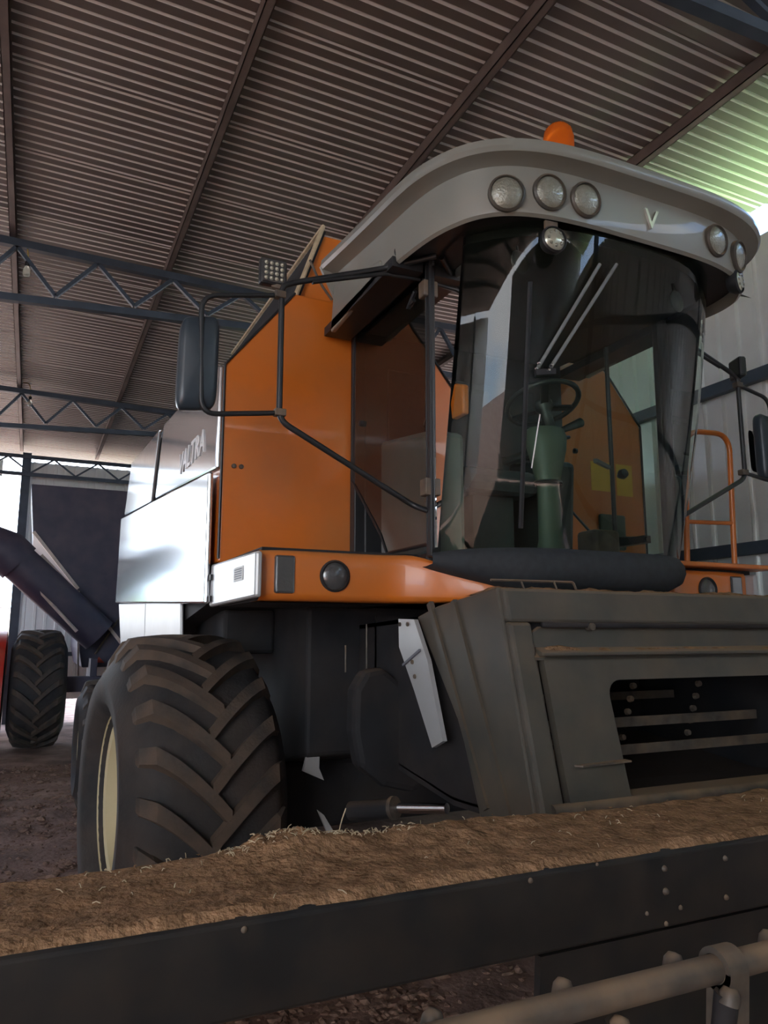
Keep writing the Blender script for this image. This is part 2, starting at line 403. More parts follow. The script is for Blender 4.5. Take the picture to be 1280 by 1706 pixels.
# --- grain tank
TY = 3.9
half = [(0.862, 2.03), (0.862, 3.11), (1.25, 3.60)]
poly = [(x, TY, z) for x, z in half]+[(2*XC-x, TY, z) for x, z in reversed(half)]
tank = MB().prism(poly, (0, 1.85, 0)).build('grain_tank', 'orange', comb, bevel=0.012)
# seam, bolts and access cover on the tank front
for sx in (1, -1):
    f = (lambda p: Vector(p)) if sx > 0 else mir
    MB().tube([f((0.862, TY-0.004, 2.05)), f((0.862, TY-0.004, 3.11)), f((1.252, TY-0.004, 3.6))], 0.007, 6).build('edge_seal', 'black', tank)
cv = MB()
cv.box((3.40, TY-0.03, 2.22), (3.62, TY, 2.46))
cv.build('inspection_cover', 'column', tank, bevel=0.015)
st = MB(); st.box((3.36, TY-0.003, 2.62), (3.56, TY, 2.82)); st.build('decal', 'warn', tank)
st = MB(); st.box((3.58, TY-0.003, 2.60), (3.72, TY, 2.82)); st.build('decal', 'warn', tank)
for (x, z) in ((1.51, 3.52), (0.93, 2.55), (0.97, 2.55)):
    MB().lathe([(0.001, 0.012), (0.012, 0.01), (0.014, 0.0)], (x, TY, z), (0,-1,0), 8).build('bolt', 'iron', tank)
# tank extension flaps above the tank
for sx in (1, -1):
    f = (lambda p: Vector(p)) if sx > 0 else mir
    q = [f((1.28, 3.98, 3.60)), f((1.46, 4.02, 4.10)), f((1.46, 6.3, 4.10)), f((1.28, 6.5, 3.60))]
    MB().prism(q, (0.02*sx, 0, 0)).build('extension_flap', 'dark', comb)
MB().prism([(1.30, 4.02, 3.60), (1.47, 4.04, 4.08), (2*XC-1.47, 4.04, 4.08), (2*XC-1.30, 4.02, 3.60)], (0, 0.025, 0)).build('extension_flap', 'orange', comb)
MB().tube([(1.27, 3.97, 3.60), (1.455, 4.0, 4.12), (1.455, 6.3, 4.12)], 0.014, 6).build('flap_edge_rope', 'straw', comb)
MB().tube(smoothpath([(1.36, 3.96, 3.86), (1.42, 3.94, 3.72), (1.50, 3.95, 3.63)]), 0.008, 6).build('flap_hook', 'iron', comb)

# --- silver side panels (built on the left of the picture, mirrored to the far side)
def side_panel(name, yz, mat, thick=0.03, x=SX, bev=0.012):
    r = []
    for s in (1, -1):
        pl = [(x if s > 0 else 2*XC-x, yy, z) for yy, z in yz]
        r.append(MB().prism(pl, (thick*s, 0, 0)).build(name, mat, comb, bevel=bev))
    return r
up_ = side_panel('upper_side_panel', [(3.91, 2.53), (3.91, 3.11), (5.86, 3.285), (6.12, 2.735)], 'silver')[0]
side_panel('upper_side_panel', [(6.36, 2.75), (6.10, 3.30), (7.98, 3.43), (8.40, 2.93)], 'silver')
lowp = side_panel('lower_side_panel', [(3.93, 1.815), (3.95, 2.52), (8.42, 2.90), (8.50, 2.0)], 'silver', 0.03, SX-0.03)[0]
side_panel('skirt_panel', [(4.72, 1.60), (4.78, 1.86), (6.36, 1.92), (6.30, 1.56)], 'silver2', 0.02, SX)
side_panel('skirt_panel', [(6.33, 1.56), (6.39, 1.92), (8.46, 1.99), (8.0, 1.50)], 'silver2', 0.02, SX)
boxp = side_panel('tool_box_panel', [(3.06, 1.81), (3.06, 2.005), (3.93, 2.02), (3.95, 1.80)], 'silver2', 0.03, SX)[0]
# body behind the panels
MB().prism([(SX+0.035, 3.95, 1.85), (SX+0.035, 3.95, 3.08), (SX+0.035, 7.9, 3.38), (SX+0.035, 8.4, 2.9), (SX+0.035, 8.4, 1.6), (SX+0.035, 6, 1.6)], (2*(XC-SX)-0.07, 0, 0)).build('body_shell', 'dark', comb)
# hood lettering
me = text_mesh('VALTRA', 0.20, 0.003, 0.12); me.materials.append(M['letter'])
tp = (at(304, 776, 'X', SX)+at(336, 737, 'X', SX))/2
me.transform(Matrix(((0,0,-1,0),(-1.05,0,0,0),(-0.02,1,0,0),(0,0,0,1))))
lt = put('lettering', me, up_, (SX-0.004, tp.y, tp.z))
# sticker and latches on the small panel
p0 = at(390, 970, 'X', SX); p1 = at(406, 942, 'X', SX)
sk = MB().box((SX-0.003, p1.y, p0.z), (SX, p0.y, p1.z)).build('sticker', 'sticker', boxp)
kk = MB()
for i in range(5):
    zz = p0.z+(p1.z-p0.z)*(0.15+0.16*i); kk.box((SX-0.0045, p1.y+0.02, zz), (SX-0.003, p0.y-0.02, zz+0.004))
kk.build('sticker_print', 'ink', boxp)
for yy, z in ((3.9, 1.95), (3.9, 1.84)):
    MB().box((SX-0.012, yy-0.02, z-0.015), (SX, yy+0.02, z+0.015)).build('latch', 'black', boxp)

# --- platform band with head lamps
HW = 0.72
def wsy(x, v): 
    s = min(1.0, abs((x-XC)/HW)); return 2.92-0.30*v-0.27*(1-s**3.6)
def band_path():
    pts = [(0.87, 3.12), (1.0, 3.10), (1.30, 3.10), (1.48, 3.09)]
    for i in range(0, 9):
        x = 1.60+0.74*i/8; pts.append((x, wsy(x, 0)+0.10-0.03*min(1, i/3)))
    pts[4] = (1.60, 3.02)
    return pts
hp = band_path(); full = hp+[(2*XC-x, y) for x, y in reversed(hp[:-1])]
pp = smoothpath([(x, y, 0) for x, y in full], 4)
def band_h(x):
    s = abs(x-XC); t = max(0, min(1, (s-0.45)/0.35)); t = t*t*(3-2*t)
    return 1.80+0.0*t, 1.885+0.135*t
rows = []
for k, (o, hh) in enumerate([(0.16, 1.0), (0.03, 1.0), (0.008, 0.97), (0.0, 0.88), (0.0, 0.14), (0.008, 0.04), (0.03, 0.0), (0.16, 0.0)]):
    r = []
    for p in pp:
        lo, hi = band_h(p.x); r.append((p.x, p.y+o, lo+(hi-lo)*hh))
    rows.append(r)
band = MB().grid(rows).build('platform_band', 'orange', comb, smooth=180)
def disc_lamp(name, c, nrm, r, depth, parent, lensmat='lens', bez='black'):
    b = MB(); b.lathe([(r*0.8, -depth), (r*1.13, -depth*0.4), (r*1.15, 0.004), (r*1.02, 0.012), (r*0.97, 0.0)], c, nrm, 28)
    ob = b.build(name, bez, parent, smooth=35)
    l = MB(); l.lathe([(r*0.97, 0.002), (r*0.8, 0.010), (r*0.5, 0.016), (0.0, 0.019)], c, nrm, 28); l.build(name+'_lens', lensmat, parent, smooth=180)
    return ob
for s in (1, -1):
    x = 1.205 if s > 0 else 2*XC-1.205
    disc_lamp('head_lamp', (x, 3.098, 1.912), (0, -1, 0), 0.062, 0.03, band, 'darklens', 'dark')
    xa_ = 0.93 if s > 0 else 2*XC-0.93-0.09
    MB().box((xa_, 3.09, 1.83), (xa_+0.09, 3.12, 1.995)).build('marker_lamp', 'darklens', band, bevel=0.01)
# platform deck
MB().box((0.88, 3.13, 2.00), (2*XC-0.88, 3.9, 2.03)).build('platform_deck', 'dark', comb)
MB().box((0.88, 3.15, 1.80), (1.6, 3.9, 2.00)).build('platform_box', 'dark', comb)
MB().box((3.08, 3.15, 1.80), (3.8, 3.9, 2.00)).build('platform_box', 'dark', comb)
pl = MB().box((3.10, 3.04, 2.035), (3.98, 3.75, 2.062)).build('access_platform', 'orange', comb, bevel=0.008)
hr = MB(); hr.tube(roundpath([(3.545, 3.3, 2.06), (3.60, 3.3, 2.91), (3.985, 3.3, 2.93), (3.945, 3.3, 2.06)], 0.13, 7), 0.017, 10)
hro = hr.build('handrail', 'orange', comb, smooth=60)
MB().tube([(3.565, 3.3, 2.335), (3.958, 3.3, 2.35)], 0.013, 8).build('cross_rail', 'orange', hro, smooth=60)
MB().box((3.84, 3.16, 1.82), (3.90, 3.5, 2.035)).build('platform_bracket', 'dark', comb)

# --- cab
cab = MB()
cab.box((1.62, 3.0, 1.90), (3.06, 3.86, 2.03)); 
cabf = cab.build('cab_floor', 'black', comb, bevel=0.02)
# dark rubber nose under the windshield
rows = []
for (o, z) in [(0.05, 2.035), (0.0, 2.03), (-0.035, 1.99), (-0.045, 1.93), (-0.02, 1.87), (0.06, 1.84), (0.4, 1.84)]:
    r = []
    for i in range(41):
        x = 1.60+1.48*i/40; s = abs((x-XC)/0.74)
        zz = z+0.0
        if z < 2.0: zz = z+0.09*max(0, s-0.55)/0.45*(2.0-z)/0.16
        e6 = s**8; r.append((x, wsy(x, 0)+(o if o > 0 else o*(1-e6))-0.01*(1-e6), zz+(2.0-zz)*0.45*e6))
    rows.append(r)
MB().grid(rows).build('nose_lip', 'seat', comb, smooth=180)
MB().prism([(1.66, 3.0, 1.98)]+[(1.66+1.36*i/20, wsy(1.66+1.36*i/20, 0)+0.03, 1.98) for i in range(21)]+[(3.02, 3.0, 1.98)], (0, 0, 0.03)).build('front_floor', 'black', comb)
# windshield
NU, NV = 48, 14
rows = []
for j in range(NV+1):
    v = j/NV; r = []
    for i in range(NU+1):
        x = XC-HW+2*HW*i/NU; r.append((x, wsy(x, v)-0.035*math.sin(PI*v), 2.02+1.40*v))
    rows.append(r)
wsh = MB().grid(rows).build('windshield', 'windshield', comb, smooth=180)
# frame: door pillars, rear pillars, sills, header
def pillar(a, b, wd, ht, name='cab_pillar', mat='black', par=comb): return MB().bar(a, b, wd, ht, (0, 1, 0)).build(name, mat, par, bevel=0.008)
for s in (1, -1):
    f = (lambda p: Vector(p)) if s > 0 else mir
    pillar(f((1.625, 2.955, 2.0)), f((1.625, 2.94, 3.42)), 0.055, 0.045)
    pillar(f((1.65, 3.86, 2.03)), f((1.65, 3.86, 3.5)), 0.10, 0.07)
    pillar(f((1.64, 2.90, 3.42)), f((1.64, 3.88, 3.50)), 0.07, 0.07, 'roof_rail')
    # door glass with the cut-away lower rear corner
    xg = 1.603
    poly = [f((xg, 2.965, 2.06)), f((xg, 2.955, 3.40)), f((xg, 3.84, 3.47)), f((xg, 3.86, 2.52)), f((xg, 3.48, 2.17)), f((xg, 3.40, 2.06))]
    dg = MB().add(poly, [list(range(6))]).build('door_glass', 'doorglass', comb)
    MB().tube([q for q in poly]+[poly[0]], 0.009, 6).build('door_seal', 'black', dg)
    # black lower door panel beneath the glass
    # quarter glass between door pillar and windshield edge
    q = [f((xg+0.01, 2.925, 2.04)), f((xg+0.01, 2.925, 3.40)), f((xg+0.012, 2.63, 3.40)), f((xg+0.012, 2.73, 2.9)), f((xg+0.012, 2.9, 2.04))]
    MB().add(q, [list(range(5))]).build('quarter_glass', 'doorglass', comb)
    # hinges and lock button
    for z in (2.32, 3.28):
        h = MB(); h.box(f((1.575, 2.93, z-0.04)) if s > 0 else (2*XC-1.605, 2.93, z-0.04), f((1.605, 2.99, z+0.04)) if s > 0 else (2*XC-1.575, 2.99, z+0.04)); h.build('door_hinge', 'iron', dg, bevel=0.006)
    MB().lathe([(0.0, 0.02), (0.016, 0.018), (0.018, 0.0)], f((1.602, 3.72, 2.82)), (-s, 0, 0), 12).build('door_button', 'black', dg, smooth=40)
# left door: gas strut and bracket at the top
pa = at(692, 485, 'X', 1.585); pb = at(680, 515, 'X', 1.585)
MB().tube([pa, pb, at(690, 500, 'X', 1.585)], 0.012, 6).build('door_latch', 'black', comb)
# cab rear wall (dark), lower part solid with a window
MB().box((1.66, 3.82, 2.03), (2.98, 3.86, 3.44)).build('cab_rear_panel', 'black', comb, bevel=0.01)
MB().box((1.80, 3.805, 2.75), (2.84, 3.825, 3.20)).build('rear_panel_pad', 'seat', comb, bevel=0.01)
# right door open frame rails seen through the windshield
for (x, yy) in ((3.00, 3.30),):
    MB().tube(roundpath([(x, yy, 3.35), (x, yy, 2.20), (x, 3.05, 2.17)], 0.04), 0.013, 8).build('grab_rail', 'black', comb, smooth=60)
MB().box((2.98, 3.06, 2.15), (3.03, 3.32, 2.19)).build('grab_rail_foot', 'black', comb)
MB().bar((3.0, 3.32, 2.62), (2.60, 2.98, 2.55), 0.02, 0.02).build('door_handle_rod', 'black', comb)
MB().lathe([(0.0, 0.03), (0.025, 0.026), (0.03, 0.0), (0.012, -0.03), (0.0, -0.032)], (3.0, 3.22, 2.56), (0, -1, 0.2), 14).build('handle_knob', 'black', comb, smooth=60)

# interior: headliner, seat, steering column and wheel, console
rows = []
hl = MB(); hl.prism([(1.64, 2.95, 3.37)]+[(1.64+1.40*i/16, wsy(1.64+1.40*i/16, 1)+0.06, 3.37) for i in range(17)]+[(3.04, 2.95, 3.37), (3.04, 3.82, 3.40), (1.64, 3.82, 3.40)], (0, 0, 0.06)); hl.build('headliner', 'black', comb)
seat = MB(); seat.box((1.98, 3.28, 2.40), (2.48, 3.76, 2.54)); so = seat.build('seat', 'seat', comb, bevel=0.05)
MB().prism([(1.98, 3.72, 2.50), (2.02, 3.80, 3.12), (2.44, 3.80, 3.12), (2.48, 3.72, 2.50)], (0, -0.13, 0)).build('backrest', 'seat', so, bevel=0.04)
MB().box((2.10, 3.38, 2.03), (2.36, 3.66, 2.40)).build('seat_pedestal', 'black', so)
for x in (1.90, 2.50): MB().box((x, 3.36, 2.66), (x+0.06, 3.70, 2.71)).build('armrest', 'seat', so, bevel=0.02)
# column positioned from the photograph on the cab floor
cp = at(945, 925, 'Z', 2.03); cx, cy = 2.30, 2.98
prof_ = [(0.085, 2.03), (0.065, 2.12), (0.06, 2.40), (0.075, 2.46), (0.11, 2.60), (0.115, 2.66), (0.10, 2.70), (0.0, 2.71)]
sc = MB()
rr = [[(cx+math.cos(2*PI*k/16)*r*1.0+ (z-2.03)*0.06, cy+math.sin(2*PI*k/16)*r*0.8+(z-2.03)*0.10, z) for k in range(16)] for r, z in prof_]
sc.grid(rr, close=True); sco = sc.build('steering_column', 'column', comb, smooth=50)
MB().lathe([(0.068, -0.01), (0.074, 0.0), (0.068, 0.01)], (cx+0.022, cy+0.037, 2.41), (0,0,1), 16).build('column_band', 'black', sco, smooth=60)
wc = Vector((cx+0.07, cy+0.12, 2.86)); wn = Vector((0.0, 0.35, 0.94)).normalized()
wu = wn.cross(Vector((1,0,0))).normalized(); wv = wn.cross(wu)
ring = [wc+(wu*math.cos(2*PI*k/32)+wv*math.sin(2*PI*k/32))*0.19 for k in range(33)]
swo = MB().tube(ring, 0.014, 8, caps=False).build('steering_wheel', 'black', comb, smooth=180)
for k in range(3):
    a = 2*PI*k/3+0.5; e = wc+(wu*math.cos(a)+wv*math.sin(a))*0.19
    MB().bar(wc-wn*0.03, e, 0.04, 0.012, wn).build('spoke', 'black', swo)
MB().lathe([(0.03, -0.17), (0.03, -0.05), (0.05, -0.03), (0.05, 0.0), (0.0, 0.01)], wc, wn, 14).build('wheel_hub', 'black', swo, smooth=50)
MB().tube([Vector((cx+0.10, cy+0.08, 2.69)), Vector((cx+0.30, cy+0.10, 2.78))], [0.012, 0.026], 10).build('column_lever', 'black', sco, smooth=60)
MB().tube([Vector((cx+0.10, cy+0.10, 2.66)), Vector((cx+0.34, cy+0.25, 2.74))], 0.010, 8).build('column_lever', 'black', sco, smooth=60)
MB().prism([(1.72, 3.15, 2.03), (1.72, 3.15, 2.66), (1.72, 3.75, 2.74), (1.72, 3.75, 2.03)], (0.20, 0, 0)).build('side_console', 'trimgrey', comb, bevel=0.03)
MB().prism([(2.58, 3.35, 2.03), (2.58, 3.30, 2.62), (2.58, 3.75, 2.70), (2.58, 3.75, 2.03)], (0.16, 0, 0)).build('side_console', 'black', comb, bevel=0.03)
MB().box((2.42, 2.80, 2.03), (2.58, 2.94, 2.16)).build('pedal', 'iron', comb, bevel=0.02)
MB().box((1.76, 3.10, 2.80), (1.80, 3.20, 2.94)).build('radio_handset', 'sticker', comb, bevel=0.01)
MB().tube(smoothpath([(1.70, 3.10, 3.36), (1.72, 3.02, 3.15), (1.78, 3.12, 2.92), (1.74, 3.25, 2.70)]), 0.010, 6).build('coiled_cable', 'black', comb, smooth=180)
MB().prism([(1.735, 2.86, 2.66), (1.735, 2.86, 2.80), (1.735, 2.94, 2.83), (1.735, 2.98, 2.74), (1.735, 2.97, 2.66)], (0.035, 0, 0)).build('orange_flag', 'orange', comb, bevel=0.01)
# sun visors / inner mirrors
def on_ws(px, py, off=0.0):
    Y = 2.6
    for _ in range(12):
        p = at(px, py, 'Y', Y); v = (p.z-2.02)/1.40
        Y = wsy(p.x, v)-0.035*math.sin(PI*max(0, min(1, v)))-off
    return at(px, py, 'Y', Y)
for (px, py, sc_) in ((866, 437, 1.0), (1128, 502, 1.0)):
    p = on_ws(px, py, -0.12)
    MB().lathe([(0.0, -0.006), (0.05, -0.005), (0.055, 0.0), (0.05, 0.006), (0.0, 0.007)], p, (0.2, -1, 0), 20).build('inner_mirror', 'black', comb, smooth=50)
    MB().tube([p, p+Vector((0, 0.02, 0.10))], 0.007, 6).build('mirror_stem', 'black', comb)
# wiper: twin arms from the visor and an upright blade
wp = MB()
for d in (0, 28): wp.tube([on_ws(1000+d, 440, 0.03), on_ws(897+d*0.75, 612, 0.03)], 0.008, 8)
wpo = wp.build('wiper_arm', 'trimgrey', comb, smooth=60)
MB().bar(on_ws(892, 622, 0.03), on_ws(925, 620, 0.03), 0.03, 0.025).build('wiper_pivot', 'black', wpo)
MB().tube([on_ws(884, 470, 0.012), on_ws(876, 660, 0.012), on_ws(868, 880, 0.012)], 0.011, 6).build('wiper_blade', 'black', wpo)
for (px, py) in ((897, 605), (893, 614), (918, 608), (913, 617)):
    MB().lathe([(0.0, 0.014), (0.006, 0.012), (0.007, 0.0)], on_ws(px, py, 0.04), (0,-1,0), 8).build('wiper_nut', 'chrome', wpo)
MB().tube([on_ws(900, 690, 0.02), on_ws(886, 780, 0.02)], 0.003, 5).build('washer_hose', 'letter', wpo)

# --- cab roof
RHW = 1.0
def plan(t, inset=0.0):
    """t 0..1 from rear left round the front to rear right"""
    if t < 0.2:   k = t/0.2; x, y = -RHW, 3.72-(3.72-2.98)*k; nx, ny = -1, 0
    elif t > 0.8: k = (1-t)/0.2; x, y = RHW, 3.72-(3.72-2.98)*k; nx, ny = 1, 0
    else:
        a = PI*(t-0.2)/0.6; n = 3.7; c, s = math.cos(a), math.sin(a)
        x = -RHW*math.copysign(abs(c)**(2/n), c); y = 2.98-0.76*abs(s)**(2/n)
        e = 1e-3; a2 = a+e; c2, s2 = math.cos(a2), math.sin(a2)
        dx = -RHW*math.copysign(abs(c2)**(2/n), c2)-x; dy = 2.98-0.76*abs(s2)**(2/n)-y
        L = math.hypot(dx, dy) or 1; nx, ny = dy/L, -dx/L
        if c == 1: nx, ny = -1, 0
    return Vector((XC+x-nx*inset, y-ny*inset, 0)), Vector((nx, ny, 0))
def rz(t, y):
    """height shift of the whole rim: higher at the front middle and at the rear"""
    fr = max(0, math.sin(PI*(t-0.2)/0.6)) if 0.2 < t < 0.8 else 0
    q = max(0, min(1.0, (y-2.45)/1.27)); return 0.045*fr**2+0.12*q**1.3
NT = 120
rows = []
for (ins, z, k) in [(0.13, 3.40, 1), (0.125, 3.35, 1), (0.115, 3.34, 1), (0.10, 3.35, 1), (0.092, 3.40, 1), (0.088, 3.52, 1), (0.088, 3.55, 1), (0.06, 3.562, 1), (0.012, 3.568, 1), (0.0, 3.585, 1), (0.006, 3.62, 1), (0.03, 3.635, 1), (0.10, 3.655, 1), (0.30, 3.675, 0.9), (0.55, 3.685, 0.5)]:
    r = []
    for i in range(NT+1):
        t = i/NT; p, n = plan(t); 
        q = p-n*ins; q.y = min(q.y, 3.72)
        # keep inset points on their own side
        if t <= 0.5: q.x = min(q.x, XC)
        else: q.x = max(q.x, XC)
        q.z = z+rz(t, p.y)*k; r.append(q)
    rows.append(r)
rb = MB().grid(rows)
roof = rb.build('cab_roof', 'white', comb, smooth=45)
top = MB()
ptop = [Vector((q.x, q.y, q.z)) for q in rows[-1]]
top.add(ptop+[Vector((XC, 3.2, 3.72))], [(i, i+1, len(ptop)) for i in range(len(ptop)-1)]); top.build('roof_cap', 'white', roof, smooth=180)
MB().prism([(rows[k][0].x, 3.72, rows[k][0].z) for k in (1, 4, 9, 12, 14)]+[(rows[k][-1].x, 3.72, rows[k][-1].z) for k in (14, 12, 9, 4, 1)], (0, 0.02, 0)).build('roof_rear_plate', 'white', roof)
# dark underside of the visor
und = MB(); ip = [Vector((q.x, q.y, 3.41)) for q in rows[0]]
und.add(ip, [list(range(len(ip)))]); und.build('visor_underside', 'black', roof)
# rear cheek below the roof at the rear corner (pale wedge)
for s in (1, -1):
    f = (lambda p: Vector(p)) if s > 0 else mir
    MB().prism([f((1.42, 3.72, 3.60)), f((1.42, 3.76, 3.34)), f((1.42, 3.10, 3.38)), f((1.42, 3.1, 3.46))], (0.03*s, 0, 0)).build('roof_cheek', 'white', roof, bevel=0.008)
    MB().bar(f((1.50, 3.86, 3.38)), f((1.50, 2.95, 3.385)), 0.16, 0.05).build('roof_gutter', 'black', roof)
def fascia(x):
    best = None
    for i in range(401):
        t = 0.2+0.6*i/400; p, n = plan(t)
        if best is None or abs(p.x-x) < best[0]: best = (abs(p.x-x), t, p, n)
    return best[1], best[2], best[3]
for (xx, zz) in ((1.63, 3.455), (1.835, 3.485), (2.03, 3.49), (2.83, 3.495), (3.045, 3.48)):
    if True:
        t, p, n = fascia(xx)
        c = p-n*0.082; c.z = zz
        nn = (n+Vector((0,0,-0.12))).normalized()
        disc_lamp('work_lamp', c, nn, 0.068, 0.05, roof, 'lens', 'grey')
t, p, n = fascia(XC)
me = text_mesh('V', 0.13, 0.006, 0.08); me.materials.append(M['chromeletter'])
lt = put('emblem', me, roof, (XC+0.05, p.y+0.084, 3.485)); lt.rotation_euler = (PI/2, 0, 0)
# round LED lamps hung under the visor
for (x, zz) in ((1.86, 3.285), (3.06, 3.36)):
    t, p, n = fascia(x); c = p-n*0.10; c.z = zz
    lm = disc_lamp('led_work_lamp', c, n, 0.052, 0.045, roof, 'led', 'black')
    for k in range(8):
        a = 2*PI*k/8; u = n.cross(Vector((0,0,1)))
        MB().lathe([(0.0, 0.006), (0.006, 0.004), (0.008, 0.0)], c+n*0.014+(u*math.cos(a)+Vector((0,0,1))*math.sin(a))*0.032, n, 8).build('led', 'lens', roof)
    MB().bar(c-n*0.02+Vector((0,0,0.055)), c-n*0.02+Vector((0,0,0.09)), 0.06, 0.012, n).build('lamp_bracket', 'iron', roof)
# amber beacon
bc = at(931, 240, 'Y', 2.42); bc.z = 3.70
be = MB().lathe([(0.085, -0.06), (0.085, 0.0), (0.075, 0.01)], bc, n=24).build('beacon_base', 'black', comb, smooth=40)
bd = MB(); NB = 48; prof_ = [(0.068, 0.0), (0.067, 0.14), (0.060, 0.175), (0.045, 0.195), (0.02, 0.205), (0.0, 0.206)]
rr = [[bc+Vector((math.cos(2*PI*k/NB)*(r+(0.0015 if k % 2 else 0)), math.sin(2*PI*k/NB)*(r+(0.0015 if k % 2 else 0)), h)) for k in range(NB)] for r, h in prof_]
bd.grid(rr, close=True).build('beacon_dome', 'amber', be, smooth=180)

# --- mirrors on their bracket arms, both sides
def mirror_set(side):
    f = (lambda p: Vector(p)) if side > 0 else mir
    Y = 3.03
    P = lambda px, py: f(at(px, py, 'Y', Y))
    ro = []
    pole = [P(770, 415)+Vector((0, 0.0, 0)), P(640, 450), P(520, 466), P(478, 472), P(468, 510), P(465, 690), P(700, 843)]
    arm = MB().tube(roundpath([f((1.60, 2.85, 3.40)), P(640, 447), P(490, 471), P(470, 476), P(465, 700), P(690, 843), f((1.605, 2.96, 2.21))], 0.05, 5), 0.0135, 10).build('mirror_arm', 'black', comb, smooth=60)
    MB().tube([f((1.60, 3.02, 3.36)), P(640, 456), P(520, 470)], 0.011, 8).build('arm_brace', 'black', arm, smooth=60)
    MB().tube(roundpath([P(470, 492), P(336 if side > 0 else 370, 492), P(335 if side > 0 else 370, 690), P(467, 688)], 0.07, 6), 0.0115, 8).build('mirror_loop', 'black', arm, smooth=60)
    # shell: rounded slab, slightly turned
    mo = Vector((0, 0, 0)) if side > 0 else Vector((-0.09, 0, 0))
    a, b, c_, d = P(303, 524)+mo, P(369, 524)+mo, P(362, 680)+mo, P(293, 680)+mo
    n = 36; cen = (a+b+c_+d)/4; shell = MB(); rings = []
    for (sc_, off) in ((0.80, -0.018), (0.97, -0.012), (1.0, 0.0), (1.0, 0.03), (0.95, 0.045), (0.7, 0.055), (0.01, 0.06)):
        r = []
        for k in range(n):
            t = 2*PI*k/n; cs, sn = math.cos(t), math.sin(t); e = 0.32
            u = math.copysign(abs(cs)**e, cs)*0.5+0.5; v = math.copysign(abs(sn)**e, sn)*0.5+0.5
            p = (d*(1-u)+c_*u)*(1-v)+(a*(1-u)+b*u)*v
            r.append(cen+(p-cen)*sc_+Vector((0, -off+0.05, 0)))
        rings.append(r)
    shell.grid(rings, close=True); shell.build('mirror_shell', 'mirror_shell', arm, smooth=60)
    gl = MB(); gl.add([cen+(p-cen)*0.80+Vector((0, 0.066, 0)) for p in rings[0]], [list(range(n))]); gl.build('mirror_glass', 'mirror', arm)
    for py in (492, 688): 
        q = P(468, py); MB().box(q-Vector((0.03, 0.02, 0.016)), q+Vector((0.02, 0.02, 0.016))).build('arm_clamp', 'iron', arm, bevel=0.004)
    # square LED lamp on top of the arm
    q = P(457, 452); lamp = MB()
    lrot = Matrix.Rotation(0.0 if side > 0 else math.radians(70), 4, 'Z')
    turn = lambda v: q+(lrot @ Vector(v))
    def tbox(lo_, hi_):
        b = MB().box(lo_, hi_); b.v = [turn(v) for v in b.v]; return b
    lo = tbox((-0.062, 0.0, -0.062), (0.062, 0.045, 0.062)).build('square_led_lamp', 'black', arm, bevel=0.012)
    face = tbox((-0.052, -0.003, -0.052), (0.052, 0.001, 0.052)).build('lamp_face', 'darklens', arm)
    for i in range(4):
        for k in range(4):
            MB().lathe([(0.0, 0.009), (0.006, 0.007), (0.0095, 0.0)], turn((-0.036+0.024*i, -0.003, -0.036+0.024*k)), lrot @ Vector((0,-1,0)), 10).build('led', 'led', arm, smooth=60)
    MB().bar(q-Vector((0, -0.02, 0.06)), P(468, 480), 0.02, 0.02, (0, 1, 0)).build('lamp_stem', 'iron', arm)
    # cable loop
    c0 = f(at(667, 421, 'Y', 2.95)); MB().tube([c0+Vector((math.cos(2*PI*k/20)*0.026, 0, math.sin(2*PI*k/20)*0.028)) for k in range(21)], 0.006, 6, caps=False).build('cable_loop', 'black', arm, smooth=180)
mirror_set(1); mirror_set(-1)

# --- wheels
def tyre_profile(R, Wd, rim):
    h = Wd/2
    b = h*1.22
    return [(rim, -h*0.86), (rim+0.02, -h*0.95), (rim+0.08, -b*0.97), ((rim+R)/2, -b), (R-0.12, -h*1.08), (R-0.035, -h*0.88), (R-0.012, -h*0.6), (R, 0),
            (R-0.012, h*0.6), (R-0.035, h*0.88), (R-0.12, h*1.08), ((rim+R)/2, b), (rim+0.08, b*0.97), (rim+0.02, h*0.95), (rim, h*0.86)]
def lug_mesh(R, Wd, s, lh, n):
    """one bar of the tread at angle 0 (top); s = side"""
    h = Wd/2; m_ = MB(); rows = []
    secs = []
    for i in range(9):
        u = i/8                                  # shoulder -> past the centre
        x = h*(1.0-1.13*u)
        crown = R-0.035*(abs(x)/h)**3-0.02*max(0, abs(x)/h-0.9)/0.1
        ang = (0.30*u**1.35+0.05*u)*Wd/0.62/R*0.83
        tw = (0.040-0.006*u)*R/0.83
        secs.append((x*s, crown, ang, tw))
    # extra section down the side wall
    x0, c0, a0, t0 = secs[0]
    secs = [(x0*1.07, c0-0.12, a0-0.02, t0*0.7), (x0*1.03, c0-0.05, a0-0.005, t0)]+secs[1:]
    for (x, cr_, an, tw) in secs:
        r = []
        for (dr, k) in ((-0.03, 1.35), (lh, 1.0), (lh, -1.0), (-0.03, -1.35)):
            rad = cr_+dr; a = an+k*tw/R
            r.append((x, -math.sin(a)*rad, math.cos(a)*rad))
        rows.append(r)
    m_.grid(rows, close=True); m_.f.append([3,2,1,0]); m_.m.append(0); e = len(m_.v)-4; m_.f.append([e,e+1,e+2,e+3]); m_.m.append(0)
    return m_.mesh('tyre_lug', 'lug')
